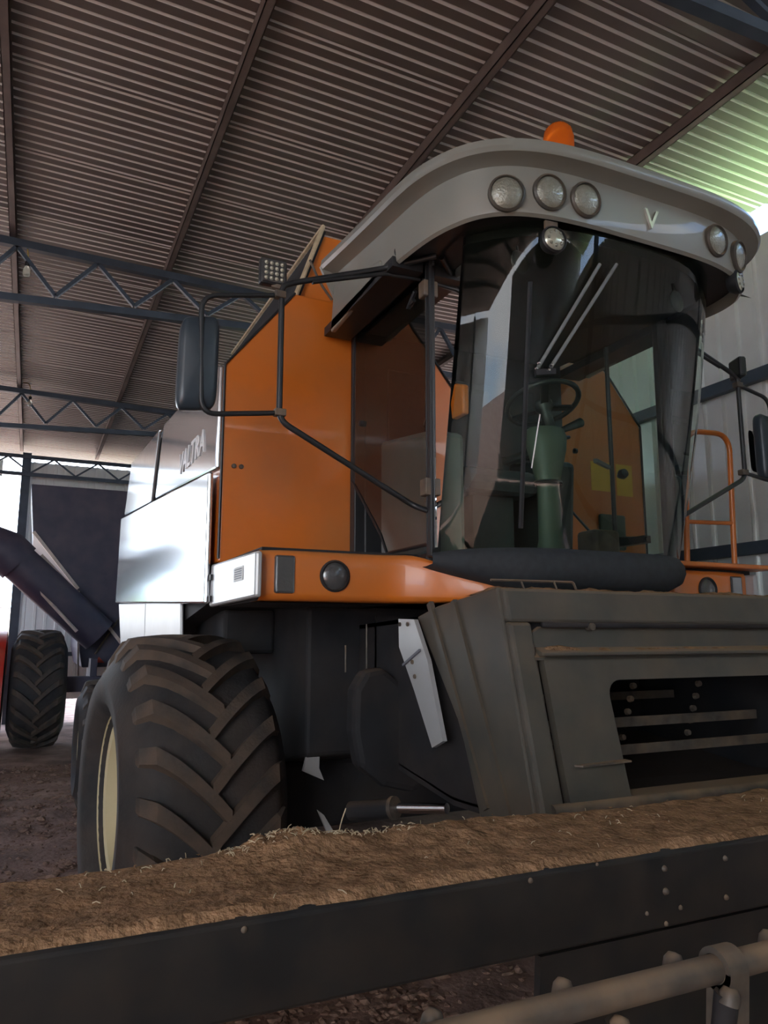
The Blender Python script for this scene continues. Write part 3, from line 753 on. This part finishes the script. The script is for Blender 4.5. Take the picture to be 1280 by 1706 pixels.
def wheel(cx, cy, R, Wd, rim, nl, parent, side, name='front_wheel', lh=0.04, rz_=None, rimmat='rim', lugs=True, steer=0):
    c = Vector((cx, cy, rz_ if rz_ else R))
    Rb = R-lh
    t = MB().lathe([(r, hh) for r, hh in tyre_profile(Rb, Wd, rim)], (0,0,0), (1,0,0), 64)
    ty = put(name, t.mesh(name, 'rubber', (0,0,0), 50), parent, c)
    o = -1 if side > 0 else 1                    # outer face direction
    rm = MB(); h = Wd/2
    rm.lathe([(rim+0.022, o*h*0.98), (rim+0.02, o*h*0.90), (rim-0.02, o*h*0.86), (rim-0.035, o*h*0.3), (rim-0.06, o*h*0.05), (0.20, o*h*0.0), (0.17, o*h*0.15), (0.0, o*h*0.16)], (0,0,0), (1,0,0), 48)
    rm.lathe([(rim+0.012, -o*h*0.74), (rim-0.02, -o*h*0.6), (rim-0.04, o*h*0.1), (0.0, o*h*0.05)], (0,0,0), (1,0,0), 32)
    put('rim', rm.mesh('rim', rimmat, (0,0,0), 40), ty, c)
    hub = MB().lathe([(0.0, o*h*0.42), (0.09, o*h*0.40), (0.11, o*h*0.15)], (0,0,0), (1,0,0), 20)
    put('hub', hub.mesh('hub', rimmat, (0,0,0), 40), ty, c)
    if lugs:
        for s in (1, -1):
            lm = lug_mesh(Rb, Wd, s, lh, nl)
            for k in range(nl):
                a = 2*PI*(k+(0.5 if s > 0 else 0))/nl
                put('tyre_lug', lm, ty, c, (a, 0, 0))
    return ty
fwh = wheel(0.745, 4.20, 0.83, 0.64, 0.41, 22, comb, 1)
fwh.rotation_euler.z = math.radians(4.5)
wheel(2*XC-0.745, 4.20, 0.83, 0.64, 0.41, 22, comb, -1)
wheel(0.68, 7.95, 0.62, 0.36, 0.30, 18, comb, 1, 'rear_wheel', 0.03)
wheel(2*XC-0.68, 7.95, 0.62, 0.36, 0.30, 18, comb, -1, 'rear_wheel', 0.03)
MB().box((1.0, 4.05, 0.62), (2*XC-1.0, 4.35, 0.98)).build('front_axle', 'dark', comb, bevel=0.03)
MB().box((0.85, 7.87, 0.52), (2*XC-0.85, 8.03, 0.70)).build('rear_axle', 'dark', comb, bevel=0.02)
for s in (1, -1):
    f = (lambda p: Vector(p)) if s > 0 else mir
    MB().lathe([(0.0, 0.10), (0.16, 0.10), (0.18, 0.06), (0.18, -0.1), (0.0, -0.1)], f((1.12, 4.2, 0.83)), (-s, 0, 0), 20).build('final_drive', 'dark', comb, smooth=40)

# --- chassis and dark machinery under the platform
MB().prism([(1.30, 3.72, 1.80), (1.30, 3.72, 1.05), (1.30, 5.2, 0.72), (1.30, 8.2, 0.9), (1.30, 8.3, 1.6), (1.30, 5.0, 1.86)], (2*(XC-1.30), 0, 0)).build('chassis', 'dark', comb, bevel=0.02)
MB().box((1.0, 4.3, 1.55), (1.3, 5.1, 1.80)).build('side_frame', 'dark', comb, bevel=0.02)
# belt guard beside the feeder house
gpts = [at(p[0], p[1], 'Y', 3.25) for p in ((592, 1150), (610, 1118), (640, 1112), (668, 1135), (720, 1190), (735, 1250), (722, 1300), (690, 1322), (640, 1312), (600, 1280), (590, 1220))]
MB().prism(gpts, (0, 0.12, 0)).build('belt_guard', 'dark', comb, bevel=0.03)
MB().prism([at(p[0], p[1], 'Y', 3.22) for p in ((686, 1180), (707, 1206), (703, 1242), (682, 1222))], (0, 0.012, 0)).build('warning_plate', 'warn', comb)
for (x0, y0, y1) in ((576, 1075, 1120), (611, 1040, 1115)):
    MB().tube([at(x0, y0, 'Y', 3.4), at(x0, y1, 'Y', 3.4)], 0.004, 6).build('control_rod', 'iron', comb)
# plates by the axle catching daylight
MB().prism([at(p[0], p[1], 'Y', 3.75) for p in ((515, 1245), (533, 1245), (532, 1280), (540, 1300), (505, 1285))], (0, 0.02, 0)).build('bracket_plate', 'silver2', comb)
MB().prism([at(p[0], p[1], 'Y', 3.75) for p in ((530, 1350), (540, 1358), (556, 1385), (546, 1388))], (0, 0.02, 0)).build('bracket_plate', 'silver2', comb)
# lift cylinder with chrome rod
ca, cb, cc = at(585, 1351, 'Y', 3.35), at(655, 1346, 'Y', 3.15), at(745, 1347, 'Y', 2.9)
hy = MB().tube([ca, cb], 0.042, 16).build('lift_cylinder', 'dark', comb, smooth=60)
MB().tube([cb, cc], 0.022, 14).build('piston_rod', 'chrome', hy, smooth=60)
MB().tube([ca+(cb-ca)*0.98, ca+(cb-ca)*1.06], 0.05, 16).build('cylinder_gland', 'iron', hy, smooth=60)

# --- feeder house
FX0, FX1 = 1.56, 3.36
def fy(z): return 2.34+(z-1.83)*(0.19/0.75)
def fp(x, z, d=0.0): return Vector((x, fy(z)-d, z))
feed = MB()
feed.prism([(FX0+0.03, fy(1.80)+0.02, 1.80), (FX0+0.03, 3.0, 1.74), (FX0+0.03, 3.9, 1.70), (FX0+0.03, 3.9, 1.15), (FX0+0.03, 2.75, 1.0), (FX0+0.03, fy(1.08)+0.10, 1.02)], (0.02, 0, 0))
feed.prism([(FX1-0.03, fy(1.80)+0.02, 1.80), (FX1-0.03, 3.0, 1.74), (FX1-0.03, 3.9, 1.70), (FX1-0.03, 3.9, 1.15), (FX1-0.03, 2.75, 1.0), (FX1-0.03, fy(1.08)+0.10, 1.02)], (-0.02, 0, 0))
feed.prism([(FX0+0.03, fy(1.80)+0.02, 1.80), (FX0+0.03, 3.0, 1.74), (FX0+0.03, 3.9, 1.70), (FX0+0.03, 3.9, 1.68), (FX0+0.03, 3.0, 1.72), (FX0+0.03, fy(1.80)+0.02, 1.78)], (FX1-FX0-0.06, 0, 0))
feed.prism([(FX0+0.03, fy(1.08)+0.08, 1.00), (FX0+0.03, 2.75, 0.98), (FX0+0.03, 3.9, 1.12), (FX0+0.03, 3.9, 1.15), (FX0+0.03, 2.75, 1.01), (FX0+0.03, fy(1.08)+0.08, 1.03)], (FX1-FX0-0.06, 0, 0))
feed.box((FX0+0.03, 3.5, 1.0), (FX1-0.03, 3.52, 1.75))
fh = feed.build('feeder_house', 'dark', comb)
# front frame plate with the mouth cut out (ring between outer rectangle and rounded mouth)
OX0, OX1, OZ0, OZ1 = 1.94, 4.92-1.94, 1.10, 1.49
def rrect(x0, x1, z0, z1, rt_, rb_, n=6):
    o = []
    for (cx_, cz_, r_, a0) in ((x1-rt_, z1-rt_, rt_, 0), (x0+rt_, z1-rt_, rt_, 90), (x0+rb_, z0+rb_, rb_, 180), (x1-rb_, z0+rb_, rb_, 270)):
        for k in range(n+1):
            a = math.radians(a0+90*k/n); o.append((cx_+r_*math.cos(a), cz_+r_*math.sin(a)))
    return o
inn = rrect(OX0, OX1, OZ0, OZ1, 0.06, 0.01); outp = rrect(1.675, 4.92-1.675, 1.085, 1.585, 0.03, 0.01)
m = MB(); m.grid([[fp(x, z, 0.0) for x, z in outp], [fp(x, z, 0.035) for x, z in outp], [fp(x, z, 0.035) for x, z in inn], [fp(x, z, -0.06) for x, z in inn]], close=True)
m.build('mouth_plate', 'grey', fh, smooth=30)
# ledge above the mouth and its dust
m = MB(); m.prism([fp(1.64, 1.575, 0.035), fp(1.64, 1.615, 0.0), fp(1.64, 1.585, 0.0)+Vector((0, 0.0, 0)), fp(1.64, 1.565, 0.035)], (2*(2.46-1.64), 0, 0)); m.build('mouth_ledge', 'grey', fh)
m = MB(); m.prism([fp(1.66, 1.593, 0.055), fp(1.66, 1.615, 0.0), fp(1.66, 1.575, 0.0), fp(1.66, 1.580, 0.055)], (2*(2.46-1.66), 0, 0)); m.build('ledge_plate', 'grey', fh, bevel=0.004)
# recessed strip above the ledge
m = MB(); m.prism([fp(1.70, 1.60, 0.012), fp(1.64, 1.61, 0.012), fp(1.65, 1.66, 0.012), fp(1.70, 1.685, 0.012), fp(4.92-1.70, 1.685, 0.012), fp(4.92-1.64, 1.61, 0.012)], (0, 0.02, 0)); m.build('upper_strip', 'grey', fh, bevel=0.006)
m = MB(); m.prism([fp(FX0, 1.70, 0.03), fp(FX1, 1.70, 0.03), fp(FX1, 1.825, 0.03), fp(FX0, 1.825, 0.03)], (0, 0.06, 0)); m.build('top_rail', 'grey', fh, bevel=0.012)
m = MB(); m.tube([fp(1.70, 1.692, 0.03), fp(4.92-1.70, 1.692, 0.03)], 0.012, 6); m.build('rail_bead', 'dark', fh, smooth=180)
m = MB(); m.lathe([(0.0, 0.03), (0.014, 0.028), (0.016, 0.0)], fp(1.92, 1.685, 0.02), (0,-1,0), 10); m.build('rail_bolt', 'iron', fh, smooth=40)
for (a, b) in ((FX0, 1.655), (4.92-1.655, FX1)):
    MB().prism([fp(a, 1.06, 0.03), fp(b, 1.06, 0.03), fp(b, 1.70, 0.03), fp(a, 1.70, 0.03)], (0, 0.06, 0)).build('corner_post', 'grey', fh, bevel=0.012)
MB().prism([fp(1.64, 1.06, -0.01), fp(4.92-1.64, 1.06, -0.01), fp(4.92-1.64, 1.72, -0.01), fp(4.92-1.90, 1.72, -0.01), fp(4.92-1.90, 1.50, -0.01), fp(1.90, 1.50, -0.01), fp(1.90, 1.06, -0.01)][:0] or [fp(1.62, 1.58, -0.012), fp(4.92-1.62, 1.58, -0.012), fp(4.92-1.62, 1.71, -0.012), fp(1.62, 1.71, -0.012)], (0, 0.02, 0)).build('back_plate', 'dark', fh)
MB().tube([fp(1.60, 1.075, 0.025), fp(4.92-1.60, 1.075, 0.025)], 0.026, 12).build('bottom_lip', 'iron', fh, smooth=60)
MB().prism([fp(1.72, 1.215, 0.035), fp(1.945, 1.22, 0.035), fp(1.945, 1.22, 0.07), fp(1.74, 1.215, 0.06)], (0, 0, -0.006)).build('side_tab', 'iron', fh)
# conveyor slats on chains inside the mouth
for (z, yy) in ((1.30, 2.55), (1.20, 2.48), (1.36, 3.05)):
    MB().box((1.80, yy, z-0.03), (4.92-1.80, yy+0.012, z+0.01)).build('conveyor_slat', 'iron', fh)
for x in (1.96, 2.34, 2.72):
    for k in range(5):
        MB().lathe([(0.0, 0.02), (0.012, 0.018), (0.014, 0.0)], (x, 2.52+0.02*k, 1.44-0.055*k), (0,-1,0.2), 8).build('chain_link', 'iron', fh)
# side flange plates
m = MB(); m.prism([(FX0-0.01, fy(1.83), 1.83), (FX0-0.01, fy(1.06), 1.05), (FX0-0.01, fy(1.06)+0.34, 0.98), (FX0-0.01, 2.62, 1.30), (FX0-0.01, 2.98, 1.735), (FX0-0.01, 2.80, 1.775)], (0.03, 0, 0)); m.build('side_flange', 'grey', fh, bevel=0.008)
m = MB(); m.prism([(FX1-0.02, fy(1.83), 1.83), (FX1-0.02, fy(1.06), 1.05), (FX1-0.02, fy(1.06)+0.34, 0.98), (FX1-0.02, 2.62, 1.30), (FX1-0.02, 2.98, 1.735), (FX1-0.02, 2.80, 1.775)], (0.03, 0, 0)); m.build('side_flange', 'grey', fh, bevel=0.008)
for dy in (0.20, 0.40):
    MB().bar((FX0-0.012, fy(1.80)+dy+0.12, 1.79), (FX0-0.012, fy(1.06)+dy*0.72, 1.03), 0.02, 0.03).build('flange_rib', 'grey', fh)
pq = [at(p[0], p[1], 'X', FX0-0.05) for p in ((664, 1031), (690, 1032), (712, 1100), (738, 1235), (720, 1246), (690, 1150), (665, 1078))]
bp_ = MB().prism(pq, (0.02, 0, 0)).build('flange_shield', 'silver2', fh)
for (px, py) in ((667, 1040), (680, 1040), (688, 1103), (692, 1127)):
    MB().lathe([(0.0, 0.008), (0.009, 0.007), (0.010, 0.0)], at(px, py, 'X', FX0-0.05), (-1,0,0), 8).build('shield_bolt', 'iron', fh)
MB().bar(at(672, 1108, 'X', FX0-0.055), at(700, 1083, 'X', FX0-0.055), 0.01, 0.01).build('shield_seam', 'ink', fh)
# wire grab rail on top of the feeder house
MB().tube(roundpath([at(818, 966, 'Y', 2.36), at(955, 970, 'Y', 2.36), at(960, 982, 'Y', 2.36)], 0.01, 3), 0.005, 6).build('top_wire_rail', 'iron', fh, smooth=60)
for px in (868, 922):
    MB().tube([at(px, 967, 'Y', 2.36), at(px+6, 982, 'Y', 2.35)], 0.004, 6).build('rail_stay', 'iron', fh)

def heap(x0, x1, y0, y1, zf, nx, ny, hf, seed):
    rows = []
    for j in range(ny+1):
        r = []
        for i in range(nx+1):
            u, v = i/nx, j/ny; x = x0+(x1-x0)*u; yy = y0+(y1-y0)*v
            e = min(1.0, min(u, 1-u)*nx/3.0, min(v, 1-v)*ny/2.0)
            r.append((x, yy+0.006*fbm((x*9, seed, v*3)), zf(x, yy)+hf(x, v)*e-0.004*(1-e)))
        rows.append(r)
    return MB().grid(rows)
hh = heap(FX0+0.01, FX1-0.01, fy(1.83)-0.03, fy(1.83)+0.26, lambda x, y_: 1.822-0.03*max(0, y_-2.34), 160, 10, lambda x, v: 0.012+0.012*fbm((x*14, v*3, 2)), 2).build('chaff_litter', 'chaff', fh, smooth=180); hh['kind'] = 'stuff'
def ledgez(x, y_): return 1.596
hh = heap(1.67, 4.92-1.67, fy(1.6)-0.05, fy(1.6)-0.002, ledgez, 160, 5, lambda x, v: 0.004+0.007*v+0.006*fbm((x*16, v*3, 7))+(0.022*math.exp(-((x-1.76)/0.06)**2))*v, 5).build('chaff_litter', 'chaff', fh, smooth=180); hh['kind'] = 'stuff'

# ------------------------------------------------------------------ grain header standing on the ground in front
BZ = 1.16; BY0, BY1 = 1.40, 1.765
head = empty('grain_header', (1.0, 1.55, 0), label='black detached grain header with chaff-covered beam across the foreground', cat='header')
m = MB(); X0, X1 = -1.6, 4.3
prf = [(BY0+0.012, BZ), (BY0, BZ-0.012), (BY0, BZ-0.165), (BY0+0.03, BZ-0.18), (BY1, BZ-0.18), (BY1, BZ)]
m.prism([(X0, yy, z) for yy, z in prf], (X1-X0, 0, 0)); beam = m.build('main_beam', 'header', head, bevel=0.004)
# ends, lower sheet and feet to the ground
for x in (X0, X1-0.05): MB().prism([(x, 0.95, 0.02), (x, 1.0, 0.9), (x, BY0, BZ), (x, BY1, BZ), (x, BY1+0.02, 0.02)], (0.05, 0, 0)).build('end_plate', 'header', head)
MB().prism([(1.02, BY0+0.008, 0.985), (1.00, BY0+0.03, 0.55), (X1, BY0+0.03, 0.55), (X1, BY0+0.008, 0.985)], (0, 0.02, 0)).build('lower_plate', 'header', head)
MB().box((1.3, 1.55, 0.0), (1.38, 1.63, 0.985)).build('support_leg', 'header', head)
MB().box((3.5, 1.55, 0.0), (3.58, 1.63, 0.985)).build('support_leg', 'header', head)
for (px, py, r) in ((1107, 1447, 0.0075), (1109, 1485, 0.0085), (1208, 1430, 0.007), (1210, 1495, 0.007), (1134, 1512, 0.006), (1110, 1539, 0.006), (1078, 1522, 0.005), (884, 1467, 0.006), (407, 1549, 0.006), (995, 1440, 0.004)):
    p = at(px, py, 'Y', BY0)
    MB().lathe([(0.0, r*0.8), (r*0.7, r*0.7), (r, 0.0)], p, (0,-1,0), 10).build('bolt_head', 'iron', head, smooth=60)
# chaff lying on the beam
def chaff_h(x, v):
    h = 0.010+0.006*fbm((x*3, v*2, 1))+0.005*fbm((x*14, v*5, 3))
    h += 0.036*math.exp(-((x-0.56)/0.13)**2)*math.exp(-((v-0.85)/0.22)**2)*(1+0.5*fbm((x*25, v*9, 9)))
    h += 0.022*math.exp(-((x-0.95)/0.35)**2)*math.exp(-((v-0.8)/0.35)**2)*(1+0.6*fbm((x*12, v*6, 4)))
    return max(0.003, h)
hp_ = heap(X0+0.06, X1-0.06, BY0+0.006, BY1-0.002, lambda x, y_: BZ, 900, 44, chaff_h, 3).build('chaff_layer', 'chaff', head, smooth=180); hp_['kind'] = 'stuff'
fib = MB()
for i in range(230):
    x = random.uniform(-0.2, 2.6) if i > 150 else random.gauss(0.62, 0.16)
    v = random.random()**0.6 if i > 150 else random.uniform(0.75, 1.0); yy = BY0+(BY1-BY0)*v
    z = BZ+chaff_h(x, v)+0.002; a = random.uniform(0, PI); L = random.uniform(0.005, 0.022); dz = random.uniform(-0.002, 0.012)
    d = Vector((math.cos(a)*L, math.sin(a)*L*0.6, dz)); p = Vector((x, yy, z))
    fib.tube([p-d*0.5, p+Vector((0,0,0.003)), p+d*0.5], 0.0011, 3, caps=False)
tq = at(560, 1410, 'Y', BY1-0.03); fib.tube(smoothpath([tq, tq+Vector((0.012, 0, 0.05)), tq+Vector((0.02, -0.01, 0.085))], 4), 0.0016, 4)
fo = fib.build('loose_straw', 'straw', head); fo['kind'] = 'stuff'
fl = MB()
for i in range(260):
    x = random.uniform(0.0, 2.6); v = random.uniform(0.04, 0.95); p = Vector((x, BY0+(BY1-BY0)*v, BZ+chaff_h(x, v)+0.002)); r = random.uniform(0.003, 0.008)
    fl.add([p+Vector((random.uniform(-r, r), random.uniform(-r, r), random.uniform(0, r*0.8))) for _ in range(4)], [(0,1,2),(0,2,3),(0,3,1),(1,3,2)])
fo = fl.build('chaff_crumbs', 'chaff', head); fo['kind'] = 'stuff'
# reel tube with clamps and tine clips
TY_ = 1.02; pz = at(1000, 1663, 'Y', TY_).z
rt_ = MB().tube([(X0+0.05, TY_, pz), (X1-0.05, TY_, pz)], 0.0225, 16).build('reel_tube', 'iron', head, smooth=60)
def clamp(px):
    x = at(px, 1600, 'Y', TY_).x
    c = MB(); c.lathe([(0.0235, -0.022), (0.034, -0.022), (0.034, 0.022), (0.0235, 0.022)], (x, TY_, pz), (1, 0, 0), 24)
    c.prism([(x-0.022, TY_-0.034, pz), (x+0.022, TY_-0.034, pz), (x+0.022, TY_-0.02, pz-0.14), (x-0.022, TY_-0.02, pz-0.14)], (0, 0.05, 0))
    c.build('tube_clamp', 'iron', head, smooth=40)
clamp(1205)
x = 0.10
while x < 2.2:
    for (dx, dy, dz) in ((0, 0.034, 0.012), (0.06, -0.026, -0.030)):
        c = Vector((x+dx, TY_+dy, pz+dz))
        MB().lathe([(0.0, 0.012), (0.011, 0.010), (0.017, 0.0), (0.017, -0.016), (0.0, -0.02)], c, (0.3, 0, 1), 10).build('tine_clip', 'iron', head, smooth=50)
    MB().tube(smoothpath([Vector((x+0.06, TY_-0.02, pz-0.03)), Vector((x+0.06, TY_+0.0, pz-0.12)), Vector((x+0.06, TY_+0.05, pz-0.26))]), [0.02]*6+[0.014]*7, 8).build('reel_finger', 'dark', head, smooth=60)
    x += 0.235

# ------------------------------------------------------------------ grain cart at the rear
CY = 13.4
cart = empty('grain_cart', (1.2, CY+1.0, 0), label='dark high-sided grain cart with folded auger by the rear doorway', cat='cart')
Q = lambda px, py, Y=CY: at(px, py, 'Y', Y)
bodyp = [Q(52, 806), Q(55, 890), Q(131, 985), Q(131, 1080), Q(136, 1112)]
bodyp += [Vector((2.75, CY, bodyp[-1].z)), Vector((2.95, CY, bodyp[0].z))]
MB().prism(bodyp, (0, 2.6, 0)).build('cart_body', 'cart', cart, bevel=0.02)
MB().bar(Q(56, 886, CY-0.02), Q(130, 981, CY-0.02), 0.05, 0.075, (0, 1, 0)).build('edge_strip', 'cartedge', cart)
MB().bar(Q(69, 925, CY-0.12), Q(124, 984, CY-0.12), 0.05, 0.08, (0, 1, 0)).build('edge_strip', 'cartedge', cart)
MB().bar(Q(131, 985, CY-0.02), Q(130, 1130, CY-0.02), 0.03, 0.03, (0, 1, 0)).build('corner_edge', 'cartedge', cart)
ta, tb = Q(18, 925, CY-0.35), Q(128, 1025, CY-0.25)
au = MB().tube([ta-(tb-ta)*0.02, tb+(tb-ta)*0.35], 0.29, 20).build('unload_auger', 'cart', cart, smooth=60)
MB().tube([ta+(tb-ta)*0.13, ta-(tb-ta)*0.05, ta+Vector((-0.32, 0, 0.16)), ta+Vector((-0.55, 0, 0.0))], [0.33, 0.34, 0.34, 0.26], 20).build('auger_spout', 'cart', au, smooth=60)
MB().tube([Q(0, 915, CY-0.55), Q(30, 945, CY-0.55), Q(128, 1052, CY-0.5)], 0.03, 6).build('auger_pipe', 'cartedge', au, smooth=60)
MB().box((0.05, CY-0.62, 0.80), (2.7, CY-0.42, 1.03)).build('cart_axle', 'cart', cart)
MB().box((0.9, CY-0.55, 0.85), (1.0, CY+0.3, 1.3)).build('axle_support', 'cart', cart)
MB().box((2.4, CY-0.55, 0.85), (2.5, CY+0.3, 1.3)).build('axle_support', 'cart', cart)
wheel(0.16, 12.85, 0.875, 0.64, 0.36, 20, cart, 1, 'cart_wheel', 0.045)
wheel(2.75, 12.85, 0.875, 0.74, 0.36, 20, cart, -1, 'cart_wheel', 0.045)
MB().bar(Q(163, 1022, CY-0.03), Q(203, 1073, CY-0.03), 0.05, 0.14, (0, 1, 0)).build('ladder_plate', 'cartedge', cart)
MB().tube([Q(158, 1090, CY-0.06), Q(197, 1032, CY-0.06)], 0.016, 6).build('lock_bar', 'iron', cart)
MB().prism([Q(157, 1104, CY-0.02), Q(165, 1094, CY-0.02), Q(174, 1104, CY-0.02)], (0, 0.02, 0)).build('red_reflector', 'red', cart)

# ------------------------------------------------------------------ red tractor at the left edge
tr = empty('tractor', (-1.2, 13.0, 0), label='red tractor partly cut off by the left edge beside the grain cart', cat='tractor')
wheel(-0.62, 12.9, 0.80, 0.52, 0.40, 20, tr, -1, 'rear_wheel', 0.04)
wheel(-2.2, 12.9, 0.80, 0.52, 0.40, 20, tr, 1, 'rear_wheel', 0.04)
for xa_, xb_ in ((-0.95, -0.30), (-2.55, -1.87)):
    m = MB(); o1 = []; 
    arc = [(12.9+math.cos(math.radians(a))*0.93, 0.80+math.sin(math.radians(a))*0.93) for a in range(15, 200, 12)]
    m.grid([[(xa_, y_, z) for y_, z in arc], [(xb_, y_, z) for y_, z in arc], [(xb_, 12.9+(y_-12.9)*0.90, 0.8+(z-0.8)*0.90) for y_, z in arc]])
    m.build('fender', 'red', tr, smooth=40)
MB().box((-1.75, 11.9, 0.75), (-1.05, 15.2, 1.35)).build('tractor_body', 'red', tr, bevel=0.06)
MB().box((-1.7, 13.6, 1.3), (-1.1, 15.2, 1.65)).build('bonnet', 'red', tr, bevel=0.08)
MB().box((-1.65, 12.6, 1.35), (-1.15, 13.0, 1.5)).build('tractor_seat', 'seat', tr, bevel=0.04)
MB().box((-1.65, 12.5, 1.45), (-1.15, 12.6, 1.75)).build('seat_back', 'seat', tr, bevel=0.04)
for x in (-0.85, -1.95): wheel(x, 15.0, 0.5, 0.28, 0.24, 14, tr, -1 if x > -1.4 else 1, 'front_wheel', 0.025)

# ------------------------------------------------------------------ outdoors beyond the doorway
fence = empty('plank_fence', (-3.5, 26, 0), label='weathered plank fence outside beyond the rear doorway', cat='fence')
x = -9.5
while x < 1.5:
    h_ = 2.55+random.uniform(-0.05, 0.05)
    MB().box((x, 26, 0.0), (x+0.27, 26.03+random.uniform(0, 0.02), h_)).build('plank', 'wood', fence); x += 0.30
for z in (0.6, 2.3): MB().box((-9.5, 26.04, z), (1.5, 26.1, z+0.1)).build('fence_rail', 'wood', fence)
MB().box((-9.6, 25.9, 2.6), (1.6, 26.15, 2.68)).build('cap_board', 'wood', fence)
def tree(x, y_, h_, label):
    e = empty('tree', (x, y_, 0), label=label, cat='tree', group='trees beyond the shed')
    MB().tube([(x, y_, 0), (x+0.1, y_, h_*0.3), (x, y_+0.1, h_*0.6)], [h_*0.035, h_*0.028, h_*0.012], 8).build('trunk', 'bark', e, smooth=60)
    m = MB()
    for k in range(14):
        a = random.uniform(0, 2*PI); rr_ = random.uniform(0, h_*0.28); c = Vector((x+math.cos(a)*rr_, y_+math.sin(a)*rr_, h_*random.uniform(0.42, 0.85))); R_ = h_*random.uniform(0.12, 0.2)
        rows = []
        for j in range(9):
            th = PI*j/8; rows.append([c+Vector((math.sin(th)*math.cos(2*PI*q/14), math.sin(th)*math.sin(2*PI*q/14), math.cos(th)))*R_*(1+0.35*fbm((q % 14, j, k), 0.9)) for q in range(14)])
        m.grid(rows, close=True)
    m.build('crown', 'leaf', e, smooth=180)
tree(-6.5, 62, 5.5, 'broad tree beyond the fence, nearest to the doorway post')
tree(-14, 70, 7, 'tall tree beyond the fence, the one further from the doorway post')


# ------------------------------------------------------------------ clods and litter on the ground
m = MB()
GR = (1+5**0.5)/2
ICO = [Vector(p).normalized() for p in ((-1,GR,0),(1,GR,0),(-1,-GR,0),(1,-GR,0),(0,-1,GR),(0,1,GR),(0,-1,-GR),(0,1,-GR),(GR,0,-1),(GR,0,1),(-GR,0,-1),(-GR,0,1))]
ICF = ((0,11,5),(0,5,1),(0,1,7),(0,7,10),(0,10,11),(1,5,9),(5,11,4),(11,10,2),(10,7,6),(7,1,8),(3,9,4),(3,4,2),(3,2,6),(3,6,8),(3,8,9),(4,9,5),(2,4,11),(6,2,10),(8,6,7),(9,8,1))
def clod(x, y_, r):
    z = gz(x, y_); c = Vector((x, y_, z+r*0.1)); sx, sy, sz = random.uniform(0.6, 1.5), random.uniform(0.6, 1.5), random.uniform(0.3, 0.7)
    m.add([c+Vector((d.x*sx, d.y*sy, d.z*sz))*r*random.uniform(0.75, 1.2) for d in ICO], ICF)
for i in range(9000):
    y_ = random.uniform(1.0, 11); x = random.uniform(-1.6, 2.4)
    clod(x, y_, random.uniform(0.006, 0.022) if random.random() < 0.9 else random.uniform(0.02, 0.05))
for i in range(2500):
    clod(random.uniform(0.6, 1.9), random.uniform(1.8, 4.5), random.uniform(0.008, 0.03))
tag(m.build('soil_clods', 'clod', floor), kind='stuff')
